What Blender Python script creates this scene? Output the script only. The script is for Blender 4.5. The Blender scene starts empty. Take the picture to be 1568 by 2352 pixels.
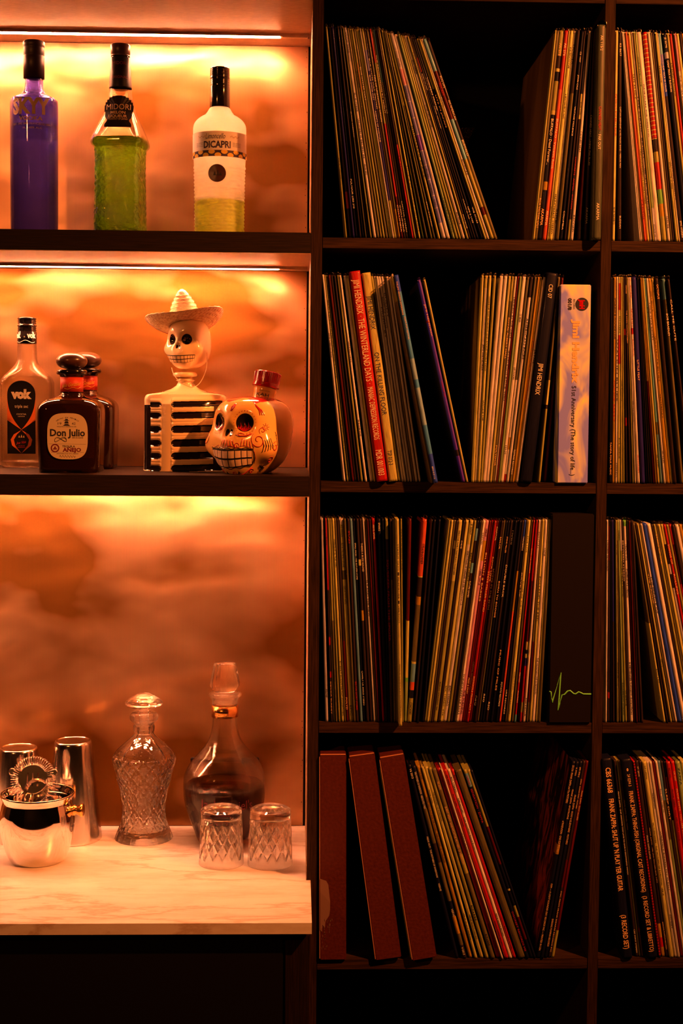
import bpy, bmesh, math, random
from mathutils import Vector, Matrix
random.seed(7)
C = bpy.context.scene.collection
PI = math.pi
sc = bpy.context.scene

# ------------------------------------------------------------------ camera
IW, IH, F = 1568.0, 2352.0, 3267.0
ZO = 0.802                                   # height of the fourth record shelf above the floor
YAW, PITCH, ROLL = 0.0324, 0.0547, 0.0086
CAM = Vector((-0.0382, -2.1601, 0.8609 + ZO)); SHY = -70.38
FW = Vector((math.sin(YAW)*math.cos(PITCH), math.cos(YAW)*math.cos(PITCH), -math.sin(PITCH)))
_r = Vector((math.cos(YAW), -math.sin(YAW), 0)); _u = _r.cross(FW)
RT = _r*math.cos(ROLL) + _u*math.sin(ROLL); UP = -_r*math.sin(ROLL) + _u*math.cos(ROLL)
cd = bpy.data.cameras.new('camera'); cam = bpy.data.objects.new('camera', cd); C.objects.link(cam)
cd.sensor_fit = 'VERTICAL'; cd.sensor_height = 36.0; cd.lens = F/IH*36.0; cd.shift_y = SHY/IH
cd.clip_start = 0.05; cd.clip_end = 50
cam.matrix_world = Matrix(((RT.x, UP.x, -FW.x, CAM.x), (RT.y, UP.y, -FW.y, CAM.y), (RT.z, UP.z, -FW.z, CAM.z), (0, 0, 0, 1)))
sc.camera = cam

# ------------------------------------------------------------------ world, lights, exposure
w = bpy.data.worlds.new('dark_room'); sc.world = w; w.use_nodes = True
w.node_tree.nodes['Background'].inputs[0].default_value = (1.0, 0.25, 0.06, 1); w.node_tree.nodes['Background'].inputs[1].default_value = 0.002
LAMP = (1.0, 0.235, 0.045)                   # amber ceiling lamp of the bar
LED = (1.0, 0.32, 0.142)                      # amber LED strips
def lamp(name, loc, watt, rad, col, target=None, spot=None, blend=0.5):
    l = bpy.data.lights.new(name, 'SPOT' if spot else 'POINT'); l.energy = watt; l.color = col; l.shadow_soft_size = rad
    o = bpy.data.objects.new(name, l); C.objects.link(o); o.location = loc
    if spot:
        l.spot_size = spot; l.spot_blend = blend
        o.rotation_euler = (Vector(target) - Vector(loc)).to_track_quat('-Z', 'Y').to_euler()
    return o
lamp('ceiling_lamp', (1.75, -1.42, 3.3), 720, 0.035, LAMP, (0.46, 0, 1.70), math.radians(41), 0.95)
lamp('left_fill', (-1.45, -2.2, 2.55), 48, 0.05, (1.0, 0.27, 0.06))  # weak wide fill added at the front left for ambient glow
LED_POWER = 330.0
sc.view_settings.view_transform = 'Standard'; sc.view_settings.look = 'None'
sc.view_settings.exposure = 0.0; sc.view_settings.gamma = 1.0; sc.view_settings.use_curve_mapping = False
cy = sc.cycles
cy.use_denoising = True; cy.max_bounces = 14; cy.diffuse_bounces = 4; cy.glossy_bounces = 5; cy.transmission_bounces = 12
cy.transparent_max_bounces = 16; cy.sample_clamp_indirect = 120.0; cy.blur_glossy = 0.3
cy.use_adaptive_sampling = True

# ------------------------------------------------------------------ picture measurements -> metres
def ray(px, py):
    return FW + RT*((px - IW/2)/F) - UP*((py - IH/2 - SHY)/F)
def atY(px, py, Y):
    d = ray(px, py); return CAM + d*((Y - CAM.y)/d.y)
def atZ(px, py, Z):
    d = ray(px, py); return CAM + d*((Z - CAM.z)/d.z)
def sc_at(Y): return (Y - CAM.y)/F           # metres per pixel at depth Y

# ------------------------------------------------------------------ materials
M = {}
def lin(c):
    return tuple(((v/255.0)/12.92 if v <= 10 else (((v/255.0)+0.055)/1.055)**2.4) for v in c)
def mat(name, col=(.5, .5, .5), rough=.5, metal=0.0, trans=0.0, ior=1.45, coat=0.0, emit=None, estr=0.0, spec=None, alpha=1.0):
    m = bpy.data.materials.new(name); m.use_nodes = True; n = m.node_tree.nodes; b = n['Principled BSDF']
    b.inputs['Base Color'].default_value = (*col, 1); b.inputs['Roughness'].default_value = rough; b.inputs['Metallic'].default_value = metal
    b.inputs['Transmission Weight'].default_value = trans; b.inputs['IOR'].default_value = ior; b.inputs['Coat Weight'].default_value = coat
    b.inputs['Coat Roughness'].default_value = 0.12; b.inputs['Alpha'].default_value = alpha
    if spec is not None: b.inputs['Specular IOR Level'].default_value = spec
    if emit: b.inputs['Emission Color'].default_value = (*emit, 1); b.inputs['Emission Strength'].default_value = estr
    M[name] = m; return m
def nodes(m): return m.node_tree.nodes, m.node_tree.links, m.node_tree.nodes['Principled BSDF']
def noise_mix(m, c1, c2, scale, sxyz=(1, 1, 1), detail=4, lo=.35, hi=.65, bump=0.0, rough=None, dist=0.0, coord='Object'):
    """two colours mixed by stretched noise, optional bump and roughness variation"""
    n, l, b = nodes(m)
    tc = n.new('ShaderNodeTexCoord'); mp = n.new('ShaderNodeMapping'); mp.inputs['Scale'].default_value = sxyz
    no = n.new('ShaderNodeTexNoise'); no.inputs['Scale'].default_value = scale; no.inputs['Detail'].default_value = detail; no.inputs['Distortion'].default_value = dist
    cr = n.new('ShaderNodeValToRGB'); cr.color_ramp.elements[0].position = lo; cr.color_ramp.elements[1].position = hi
    cr.color_ramp.elements[0].color = (*c1, 1); cr.color_ramp.elements[1].color = (*c2, 1)
    l.new(tc.outputs[coord], mp.inputs[0]); l.new(mp.outputs[0], no.inputs['Vector']); l.new(no.outputs['Fac'], cr.inputs[0]); l.new(cr.outputs[0], b.inputs['Base Color'])
    if bump:
        bp = n.new('ShaderNodeBump'); bp.inputs['Strength'].default_value = bump; bp.inputs['Distance'].default_value = .002
        l.new(no.outputs['Fac'], bp.inputs['Height']); l.new(bp.outputs[0], b.inputs['Normal'])
    return m
def add_bump(m, scale, strength, dist=.002, sxyz=(1, 1, 1), detail=3, kind='noise'):
    n, l, b = nodes(m)
    tc = n.new('ShaderNodeTexCoord'); mp = n.new('ShaderNodeMapping'); mp.inputs['Scale'].default_value = sxyz
    if kind == 'noise':
        t = n.new('ShaderNodeTexNoise'); t.inputs['Detail'].default_value = detail; o = 'Fac'
    else:
        t = n.new('ShaderNodeTexVoronoi'); o = 'Distance'
    t.inputs['Scale'].default_value = scale
    bp = n.new('ShaderNodeBump'); bp.inputs['Strength'].default_value = strength; bp.inputs['Distance'].default_value = dist
    l.new(tc.outputs['Object'], mp.inputs[0]); l.new(mp.outputs[0], t.inputs['Vector']); l.new(t.outputs[o], bp.inputs['Height']); l.new(bp.outputs[0], b.inputs['Normal'])
    return m
noise_mix(mat('wood_upright', rough=.7, spec=.12), (.008, .0036, .0012), (.040, .019, .007), 60, (9, 9, .35), 5, .3, .7, .25)
noise_mix(mat('wood_shelf', rough=.7, spec=.12), (.010, .0045, .0015), (.044, .021, .008), 60, (.35, 9, 9), 5, .3, .7, .25)
noise_mix(mat('bar_wood_upright', rough=.65, spec=.12), (.006, .003, .001), (.017, .008, .003), 60, (9, 9, .35), 5, .3, .7, .2)
noise_mix(mat('bar_wood_shelf', rough=.6, spec=.22), (.006, .003, .001), (.018, .008, .003), 60, (.35, 9, 9), 5, .3, .7, .2)
noise_mix(mat('lit_wood', rough=.42), (.34, .20, .11), (.46, .28, .16), 420, (.25, 1, 1), 3, .3, .7, .1)  # paler copy of the bar wood, LED glow put into its colour
mat('black_panel', (.003, .0025, .0025), .7, spec=.15); mat('wall_paint', (.02, .018, .017), .9); mat('floor_wood', (.03, .02, .015), .5)
mat('alu', (.5, .42, .36), .35, 1.0)
mat('led', (1, 1, 1), .5, emit=LED, estr=LED_POWER)
# brushed copper coloured sheet metal with hand-beaten waves
def copper():
    m = mat('copper_sheet', (.9, .5, .3), .3, .92); n, l, b = nodes(m)
    tc = n.new('ShaderNodeTexCoord')
    a = n.new('ShaderNodeTexNoise'); a.inputs['Scale'].default_value = 5.2; a.inputs['Detail'].default_value = 2.4; a.inputs['Distortion'].default_value = .15
    mpa = n.new('ShaderNodeMapping'); mpa.inputs['Scale'].default_value = (.8, 1, 1.35); l.new(tc.outputs['Object'], mpa.inputs[0]); l.new(mpa.outputs[0], a.inputs['Vector'])
    cr = n.new('ShaderNodeValToRGB'); e = cr.color_ramp.elements
    e[0].position = .40; e[0].color = (.24, .10, .018, 1); e[1].position = .68; e[1].color = (.98, .585, .31, 1)
    l.new(a.outputs['Fac'], cr.inputs[0])
    mp = n.new('ShaderNodeMapping'); mp.inputs['Scale'].default_value = (1, 1, .012); l.new(tc.outputs['Object'], mp.inputs[0])
    s = n.new('ShaderNodeTexNoise'); s.inputs['Scale'].default_value = 700; s.inputs['Detail'].default_value = 2; l.new(mp.outputs[0], s.inputs['Vector'])
    mx = n.new('ShaderNodeMix'); mx.data_type = 'RGBA'; mx.blend_type = 'MULTIPLY'; mx.inputs['Factor'].default_value = .12
    l.new(cr.outputs[0], mx.inputs['A']); l.new(s.outputs['Color'], mx.inputs['B']); l.new(mx.outputs['Result'], b.inputs['Base Color'])
    rr = n.new('ShaderNodeMapRange'); rr.inputs['From Min'].default_value = .3; rr.inputs['From Max'].default_value = .7
    rr.inputs['To Min'].default_value = .50; rr.inputs['To Max'].default_value = .36; l.new(a.outputs['Fac'], rr.inputs['Value']); l.new(rr.outputs[0], b.inputs['Roughness'])
    bp = n.new('ShaderNodeBump'); bp.inputs['Strength'].default_value = .9; bp.inputs['Distance'].default_value = .02; l.new(a.outputs['Fac'], bp.inputs['Height'])
    bp2 = n.new('ShaderNodeBump'); bp2.inputs['Strength'].default_value = .05; bp2.inputs['Distance'].default_value = .001
    l.new(s.outputs['Fac'], bp2.inputs['Height']); l.new(bp.outputs[0], bp2.inputs['Normal']); l.new(bp2.outputs[0], b.inputs['Normal'])
copper()
def marble():
    m = mat('marble', (.8, .78, .75), .28); n, l, b = nodes(m)
    tc = n.new('ShaderNodeTexCoord')
    mp = n.new('ShaderNodeMapping'); mp.inputs['Scale'].default_value = (.55, 2.4, 1.6); mp.inputs['Rotation'].default_value = (0, 0, .10); l.new(tc.outputs['Object'], mp.inputs[0])
    def vein(scale, width, seed, detail=9, dist=.35):
        t = n.new('ShaderNodeTexNoise'); t.noise_dimensions = '4D'; t.inputs['W'].default_value = seed; t.inputs['Scale'].default_value = scale; t.inputs['Detail'].default_value = detail; t.inputs['Distortion'].default_value = dist; t.inputs['Roughness'].default_value = .62
        l.new(mp.outputs[0], t.inputs['Vector'])
        s = n.new('ShaderNodeMath'); s.operation = 'SUBTRACT'; s.inputs[1].default_value = .5; l.new(t.outputs['Fac'], s.inputs[0])
        a = n.new('ShaderNodeMath'); a.operation = 'ABSOLUTE'; l.new(s.outputs[0], a.inputs[0])
        r = n.new('ShaderNodeMapRange'); r.inputs['From Max'].default_value = width; l.new(a.outputs[0], r.inputs['Value']); return r
    v1 = vein(3.2, .022, 3.1); v2 = vein(9.0, .05, 8.4)
    base = n.new('ShaderNodeTexNoise'); base.inputs['Scale'].default_value = 16; base.inputs['Detail'].default_value = 7; base.inputs['Roughness'].default_value = .65; l.new(mp.outputs[0], base.inputs['Vector'])
    cr = n.new('ShaderNodeValToRGB'); cr.color_ramp.elements[0].position = .3; cr.color_ramp.elements[0].color = (.60, .53, .46, 1)
    cr.color_ramp.elements[1].position = .52; cr.color_ramp.elements[1].color = (.69, .65, .60, 1); l.new(base.outputs['Fac'], cr.inputs[0])
    m1 = n.new('ShaderNodeMapRange'); m1.inputs['To Min'].default_value = .35; l.new(v1.outputs[0], m1.inputs['Value'])
    x1 = n.new('ShaderNodeMix'); x1.data_type = 'RGBA'; l.new(m1.outputs[0], x1.inputs['Factor']); x1.inputs['A'].default_value = (.40, .27, .17, 1); l.new(cr.outputs[0], x1.inputs['B'])
    m2 = n.new('ShaderNodeMapRange'); m2.inputs['To Min'].default_value = .80; l.new(v2.outputs[0], m2.inputs['Value'])
    x2 = n.new('ShaderNodeMix'); x2.data_type = 'RGBA'; l.new(m2.outputs[0], x2.inputs['Factor']); x2.inputs['A'].default_value = (.4, .3, .2, 1); l.new(x1.outputs['Result'], x2.inputs['B'])
    l.new(x2.outputs['Result'], b.inputs['Base Color'])
marble()
# bottles, glass, metal, ceramics
mat('clear_glass', (1, 1, 1), 0.0, trans=1.0, ior=1.47)
mat('crystal', (1, 1, 1), 0.0, trans=1.0, ior=1.5)
mat('smoked_glass', (.98, .95, .9), 0.0, trans=1.0, ior=1.47)
mat('blue_glass', (.33, .33, 1.0), 0.0, trans=1.0, ior=1.47)
mat('brown_glass', (.035, .010, .004), .02, trans=.6, ior=1.5)
mat('water_liquid', (.98, .93, .78), 0.0, trans=1.0, ior=1.34)
mat('vodka', (.75, .8, 1.0), 0.0, trans=1.0, ior=1.34)
mat('green_liquid', (.27, .66, .02), 0.05, trans=.96, ior=1.36)
mat('whisky', (.16, .018, .004), 0.0, trans=1.0, ior=1.36)
add_bump(mat('pebbled_glass', (1, 1, .97), 0.0, trans=1.0, ior=1.47), 95, .9, .004, (1, 1, 1.6), 4)
def clearer(name, col, fac):
    """let part of the light pass straight through, as thin glass does"""
    n, l, b = nodes(M[name]); t = n.new('ShaderNodeBsdfTransparent'); t.inputs[0].default_value = (*col, 1); mx = n.new('ShaderNodeMixShader'); mx.inputs[0].default_value = fac
    l.new(b.outputs[0], mx.inputs[1]); l.new(t.outputs[0], mx.inputs[2]); l.new(mx.outputs[0], n['Material Output'].inputs[0])
clearer('clear_glass', (.99, .98, .96), .45); clearer('crystal', (1, .99, .98), .08); clearer('smoked_glass', (.98, .96, .93), .4)
clearer('blue_glass', (.42, .40, .95), .4); clearer('vodka', (.9, .92, 1), .5); clearer('water_liquid', (.99, .96, .86), .5); clearer('green_liquid', (.25, .6, .02), .25)
def frosted():
    m = mat('frosted_glass', (1, .99, .94), .38, trans=.85, ior=1.3); n, l, b = nodes(m)
    tr = n.new('ShaderNodeBsdfTranslucent'); tr.inputs[0].default_value = (1, 1, .95, 1)
    mx = n.new('ShaderNodeMixShader'); mx.inputs[0].default_value = .55
    o = n['Material Output']; l.new(b.outputs[0], mx.inputs[1]); l.new(tr.outputs[0], mx.inputs[2]); l.new(mx.outputs[0], o.inputs[0])
    m = mat('lemon_liquid', (.82, 1, .02), .3, trans=.6, ior=1.34); n, l, b = nodes(m)
    tr = n.new('ShaderNodeBsdfTranslucent'); tr.inputs[0].default_value = (.82, 1, .02, 1)
    mx = n.new('ShaderNodeMixShader'); mx.inputs[0].default_value = .5
    o = n['Material Output']; l.new(b.outputs[0], mx.inputs[1]); l.new(tr.outputs[0], mx.inputs[2]); l.new(mx.outputs[0], o.inputs[0])
frosted()
mat('black_gloss', (.008, .006, .006), .12, coat=.5); mat('black_satin', (.006, .004, .004), .45, spec=.3); mat('dark_brown', (.05, .018, .01), .35)
mat('cap_navy', (.03, .012, .02), .45)
noise_mix(mat('dark_wood', rough=.3, coat=.3), (.03, .012, .008), (.09, .035, .02), 30, (1, 1, 4), 4, .3, .7)
mat('red_paper', (.62, .05, .02), .5); mat('red_plastic', (.45, .006, .01), .25, coat=.4); mat('gold', (.85, .5, .2), .25, 1.0); mat('gold_ink', (.55, .40, .24), .5, .1)
mat('cream_paper', (.62, .55, .36), .6); mat('white_ink', (.8, .78, .72), .5); mat('pale_paper', (.75, .72, .66), .55); mat('navy_ink', (.03, .02, .06), .5); mat('black_ink', (.012, .01, .01), .5)
mat('dark_red_ink', (.16, .01, .02), .5); mat('orange_ink', (.7, .16, .03), .5); mat('lemon_ink', (.75, .5, .05), .5); mat('violet_ink', (.2, .15, .4), .3, alpha=.45); mat('violet_dark', (.03, .015, .08), .4, alpha=.75)
mat('brass', (.85, .45, .12), .22, 1.0); mat('steel', (.78, .74, .70), .06, 1.0); mat('steel_worn', (.72, .66, .6), .16, 1.0)
mat('ceramic_cream', (.86, .66, .38), .14, coat=.7); mat('ceramic_black', (.012, .008, .008), .08, coat=.8)
mat('ceramic_orange', (.86, .50, .13), .12, coat=.8); mat('ceramic_red', (.42, .012, .012), .15, coat=.6); mat('tooth', (.82, .62, .42), .2, coat=.5)
noise_mix(mat('straw', rough=.8), (.62, .45, .22), (.95, .85, .62), 160, (1, 1, 3), 3, .3, .7, .6)
mat('cord', (.8, .62, .4), .7); mat('straw_seam', (.5, .3, .12), .8)
noise_mix(mat('glitter', rough=.25, metal=.7), (.01, .006, .008), (.9, .6, .55), 900, (1, 1, 1), 1, .55, .7, .6)
def film():
    m = bpy.data.materials.new('plastic_film'); m.use_nodes = True; n = m.node_tree.nodes; l = m.node_tree.links; n.remove(n['Principled BSDF'])
    t = n.new('ShaderNodeBsdfTransparent'); t.inputs[0].default_value = (.8, .72, .66, 1); g = n.new('ShaderNodeBsdfGlossy'); g.inputs['Roughness'].default_value = .15
    lw = n.new('ShaderNodeLayerWeight'); lw.inputs[0].default_value = .35; mx = n.new('ShaderNodeMixShader'); l.new(lw.outputs['Fresnel'], mx.inputs[0])
    l.new(t.outputs[0], mx.inputs[1]); l.new(g.outputs[0], mx.inputs[2]); l.new(mx.outputs[0], n['Material Output'].inputs[0]); M['film'] = m
film()

# record spines: the colour a spine shows under the amber lamp, divided by the lamp's colour, is its own colour
PAL = dict(w=(228, 118, 52), W=(240, 132, 68), c=(196, 100, 20), o=(150, 76, 10), t=(134, 82, 18), b=(95, 42, 5), d=(48, 13, 3), k=(15, 5, 4), r=(168, 2, 0), R=(206, 38, 5),
           q=(84, 3, 0), s=(190, 66, 36), g=(104, 88, 50), G=(98, 78, 46), v=(44, 34, 60), V=(38, 12, 24), m=(112, 58, 55), p=(98, 22, 62), n=(60, 66, 100), M=(128, 88, 74), e=(64, 34, 7), O=(168, 66, 0), y=(104, 92, 10), P=(186, 96, 60))
PNAME = dict(w='cream', W='white', c='tan', o='light brown', t='olive', b='brown', d='dark brown', k='black', r='red', R='bright red', q='dark red', s='salmon pink', g='grey-green', G='grey',
             v='navy', V='dark violet', m='mauve', p='purple', n='blue', M='mottled', e='dark olive brown', O='rust orange', y='yellow-green', P='pinkish')
EL = (.94, .214, .042)
def spine_mat(k):
    nm = 'spine_' + PNAME[k].replace(' ', '_').replace('-', '_')
    if nm in M: return M[nm]
    a = tuple(max(.0025, min(.72, v/e)) for v, e in zip(lin(PAL[k]), EL))
    m = mat(nm, a, .5, coat=.12 if k not in 'kdVv' else .1, spec=.5 if k not in 'kdVvq' else .2); n, l, b = nodes(m)
    tc = n.new('ShaderNodeTexCoord'); oi = n.new('ShaderNodeObjectInfo'); mp = n.new('ShaderNodeMapping'); mp.inputs['Scale'].default_value = (1, 1, .05)
    ad = n.new('ShaderNodeVectorMath'); ad.operation = 'ADD'; l.new(tc.outputs['Object'], ad.inputs[0]); l.new(oi.outputs['Random'], ad.inputs[1]); l.new(ad.outputs[0], mp.inputs[0])
    no = n.new('ShaderNodeTexNoise'); no.inputs['Scale'].default_value = 900; no.inputs['Detail'].default_value = 3; l.new(mp.outputs[0], no.inputs['Vector'])
    mr = n.new('ShaderNodeMapRange'); mr.inputs['From Min'].default_value = .3; mr.inputs['From Max'].default_value = .7; mr.inputs['To Min'].default_value = .5; mr.inputs['To Max'].default_value = 1.2; l.new(no.outputs['Fac'], mr.inputs['Value'])
    m2 = n.new('ShaderNodeMapRange'); m2.inputs['To Min'].default_value = .8; m2.inputs['To Max'].default_value = 1.1; l.new(oi.outputs['Random'], m2.inputs['Value'])
    mu = n.new('ShaderNodeMath'); mu.operation = 'MULTIPLY'; l.new(mr.outputs[0], mu.inputs[0]); l.new(m2.outputs[0], mu.inputs[1])
    hs = n.new('ShaderNodeHueSaturation'); hs.inputs['Color'].default_value = (*a, 1); l.new(mu.outputs[0], hs.inputs['Value']); l.new(hs.outputs[0], b.inputs['Base Color'])
    return m
mat('ink_dark', (.02, .02, .03), .5); mat('ink_light', (.8, .78, .6), .5); mat('ink_red', (.45, .01, .01), .5); mat('ink_navy', (.02, .04, .12), .5); mat('ink_orange', (.78, .52, .24), .5)
mat('vinyl_cover', (.05, .035, .03), .35, coat=.3)
noise_mix(mat('cover_wood', rough=.4, coat=.2), (.12, .07, .04), (.34, .22, .1), 14, (1, 1, .25), 4, .3, .7)
noise_mix(mat('cover_smoke', rough=.35, coat=.4), (.03, .02, .01), (.4, .34, .1), 26, (1, 1, .12), 3, .5, .8)
mat('cover_blue', (.06, .05, .6), .22, coat=.6)
noise_mix(mat('cover_rust', rough=.4, coat=.2), (.02, .01, .008), (.34, .07, .04), 40, (1, 1, .4), 4, .45, .6, dist=1.5)
def binder_mat():
    m = noise_mix(mat('binder_board', rough=.42, coat=.35), (.062, .009, .004), (.095, .016, .008), 220, (1, 1, 1), 4, .3, .7, .25); m.node_tree.nodes['Principled BSDF'].inputs['Coat Roughness'].default_value = .35
binder_mat(); mat('worn_paper', (.22, .13, .12), .6); mat('board_edge', (.45, .2, .12), .5)
noise_mix(mat('box_art', rough=.45), tuple(v/e for v, e in zip(lin((128, 70, 62)), EL)), tuple(min(.9, v/e) for v, e in zip(lin((232, 134, 30)), EL)), 22, (1, 1, .5), 3, .42, .62, dist=.8)
mat('ecg_green', tuple(min(.8, v/e) for v, e in zip(lin((110, 108, 16)), EL)), .5)

# ------------------------------------------------------------------ mesh helpers
def link(name, bm, m=None, parent=None, smooth=False, kind=None):
    me = bpy.data.meshes.new(name); bm.to_mesh(me); bm.free()
    ms = m if isinstance(m, (list, tuple)) else [m]
    for x in ms: me.materials.append(M[x] if isinstance(x, str) else x)
    if smooth:
        for p in me.polygons: p.use_smooth = True
    o = bpy.data.objects.new(name, me); C.objects.link(o)
    if parent: o.parent = parent
    if kind: o['kind'] = kind
    return o
def tag(o, label, cat, group=None):
    o['label'] = label; o['category'] = cat
    if group: o['group'] = group
    return o
def thing(name, label, cat, loc=(0, 0, 0), rz=0, group=None, rot=None):
    o = bpy.data.objects.new(name, None); C.objects.link(o); o.location = loc; o.rotation_euler = rot if rot else (0, 0, rz); o.empty_display_size = .02
    return tag(o, label, cat, group)
def box(bm, x0, x1, y0, y1, z0, z1, mi=0, bev=0.0):
    vs = [bm.verts.new((x, y, z)) for x in (x0, x1) for y in (y0, y1) for z in (z0, z1)]
    fs = [bm.faces.new([vs[i] for i in f]) for f in ((0, 1, 3, 2), (4, 6, 7, 5), (0, 4, 5, 1), (2, 3, 7, 6), (0, 2, 6, 4), (1, 5, 7, 3))]
    for f in fs: f.material_index = mi
    if bev:
        es = list({e for f in fs for e in f.edges}); r = bmesh.ops.bevel(bm, geom=es, offset=bev, segments=2, affect='EDGES', clamp_overlap=True)
    return vs
def boxo(name, x0, x1, y0, y1, z0, z1, m, parent=None, bev=0.0, kind=None):
    bm = bmesh.new(); box(bm, x0, x1, y0, y1, z0, z1, 0, bev); return link(name, bm, m, parent, kind=kind)
def lathe(rows, n=64, fn=None, mi=0, bm=None, closed=False):
    """rows: (r, z[, power, depth ratio]); fn(theta, z, r) -> radius"""
    bm = bm or bmesh.new(); rings = []
    for row in rows:
        r, z = row[0], row[1]; pw = row[2] if len(row) > 2 else 2.0; ay = row[3] if len(row) > 3 else 1.0
        if r <= 1e-6: rings.append([bm.verts.new((0, 0, z))]); continue
        ring = []
        for i in range(n):
            t = 2*PI*i/n; rr = fn(t, z, r) if fn else r
            if pw != 2.0: k = (abs(math.cos(t))**pw + abs(math.sin(t))**pw)**(-1.0/pw)
            else: k = 1.0
            ring.append(bm.verts.new((rr*k*math.cos(t), rr*k*ay*math.sin(t), z)))
        rings.append(ring)
    for a, b in zip(rings, rings[1:]):
        if len(a) == 1 and len(b) == 1: continue
        for i in range(n):
            j = (i+1) % n
            if len(a) == 1: f = bm.faces.new((a[0], b[j], b[i]))
            elif len(b) == 1: f = bm.faces.new((a[i], a[j], b[0]))
            else: f = bm.faces.new((a[i], a[j], b[j], b[i]))
            f.material_index = mi
    bmesh.ops.recalc_face_normals(bm, faces=bm.faces)
    return bm
def fine(rows, k=4):
    """resample a profile with Catmull-Rom so that curves are smooth"""
    out = []; n = len(rows); L = max(len(r) for r in rows)
    rows = [tuple(r) + ((2.0, 1.0)[len(r)-2:] if len(r) < 4 else ()) for r in rows]
    for i in range(n-1):
        p0, p1, p2, p3 = rows[max(0, i-1)], rows[i], rows[i+1], rows[min(n-1, i+2)]
        for s in range(k):
            t = s/k; out.append(tuple(.5*((2*b)+(-a+c)*t+(2*a-5*b+4*c-d)*t*t+(-a+3*b-3*c+d)*t**3) for a, b, c, d in zip(p0, p1, p2, p3)))
    out.append(rows[-1]); return [(max(0, r[0]),)+tuple(r[1:]) for r in out]
def tube(bm, pts, r, n=6, closed=False, mi=0, taper=None):
    pts = [Vector(p) for p in pts]; N = len(pts); rings = []
    up = Vector((0, 0, 1)); prev = None
    for i, p in enumerate(pts):
        a = pts[i-1] if (i > 0 or closed) else p; b = pts[(i+1) % N] if (i < N-1 or closed) else p
        d = (b-a)
        if d.length < 1e-9: d = Vector((0, 0, 1))
        d.normalize()
        if prev is None:
            s = d.cross(up);
            if s.length < 1e-3: s = d.cross(Vector((1, 0, 0)))
        else:
            s = prev - d*prev.dot(d)
            if s.length < 1e-6: s = d.cross(up)
        s.normalize(); prev = s; q = d.cross(s); rr = r*(taper[i] if taper else 1)
        rings.append([bm.verts.new(p + (s*math.cos(2*PI*k/n)+q*math.sin(2*PI*k/n))*rr) for k in range(n)])
    for i in range(N if closed else N-1):
        a, b = rings[i], rings[(i+1) % N]
        for k in range(n):
            f = bm.faces.new((a[k], a[(k+1) % n], b[(k+1) % n], b[k])); f.material_index = mi; f.smooth = True
    if not closed:
        for q in (rings[0][::-1], rings[-1]): f = bm.faces.new(q); f.material_index = mi
    return bm
_tc = {}
def text_mesh(s, bold=0.0):
    """the letters of s as a flat mesh, origin at its middle, 1 unit high capitals; returns verts, faces, width"""
    key = (s, bold)
    if key in _tc: return _tc[key]
    cu = bpy.data.curves.new('lettering', 'FONT'); cu.body = s; cu.size = 1.0; cu.resolution_u = 2; cu.offset = bold
    o = bpy.data.objects.new('lettering', cu); C.objects.link(o)
    dg = bpy.context.evaluated_depsgraph_get(); me = bpy.data.meshes.new_from_object(o.evaluated_get(dg), depsgraph=dg)
    vs = [v.co.copy() for v in me.vertices]; fs = [tuple(p.vertices) for p in me.polygons]
    bpy.data.objects.remove(o); bpy.data.curves.remove(cu); bpy.data.meshes.remove(me)
    if not vs: _tc[key] = ([], [], 0); return _tc[key]
    x0 = min(v.x for v in vs); x1 = max(v.x for v in vs)
    vs = [Vector((v.x-(x0+x1)/2, (v.y-.35)/.7, 0)) for v in vs]
    _tc[key] = (vs, fs, x1-x0); return _tc[key]
def letters(bm, s, fn, w, h, mi=0, bold=0.0):
    """add the letters of s to bm; w,h metres; fn(u,v) -> point"""
    vs, fs, wd = text_mesh(s, bold)
    if not vs: return
    nv = [bm.verts.new(fn(v.x/wd*w, v.y*h)) for v in vs]
    for f in fs:
        try: q = bm.faces.new([nv[i] for i in f]); q.material_index = mi
        except ValueError: pass
def patch(bm, fn, u0, u1, v0, v1, nu=12, nv=4, mi=0, inside=None):
    g = [[bm.verts.new(fn(u0+(u1-u0)*i/nu, v0+(v1-v0)*j/nv)) for j in range(nv+1)] for i in range(nu+1)]
    for i in range(nu):
        for j in range(nv):
            if inside and not inside(u0+(u1-u0)*(i+.5)/nu, v0+(v1-v0)*(j+.5)/nv): continue
            f = bm.faces.new((g[i][j], g[i+1][j], g[i+1][j+1], g[i][j+1])); f.material_index = mi
    bmesh.ops.delete(bm, geom=[v for v in bm.verts if not v.link_faces], context='VERTS')
def poly(bm, pts, fn, mi=0, depth=0.0):
    vs = [bm.verts.new(fn(*p)) for p in pts]; f = bm.faces.new(vs); f.material_index = mi
    return f
# ------------------------------------------------------------------ the setting
Z4, Z3, Z2, Z1, Z0 = ZO, ZO+.3713, ZO+.7421, ZO+1.1107, ZO+1.4810
ZC = ZO+.1255                                 # counter top
ZL1T, ZL1B, ZL2T, ZL2B, ZTOP = ZO+1.1174, ZO+1.0858, ZO+.7499, ZO+.7181, ZO+1.4633
XD, X2 = -.0164, .4221                        # bar side of the divider; second upright
D = .2828                                     # depth of the lit niches
XL = -1.15
boxo('floor', -3, 3.2, -4.2, .6, -.05, 0, 'floor_wood', kind='structure')
boxo('wall_back', -3, 3.2, .42, .5, 0, 2.9, 'wall_paint', kind='structure')
boxo('wall_front', -3, 3.2, -4.3, -4.2, 0, 3.2, 'wall_paint', kind='structure')

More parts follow.
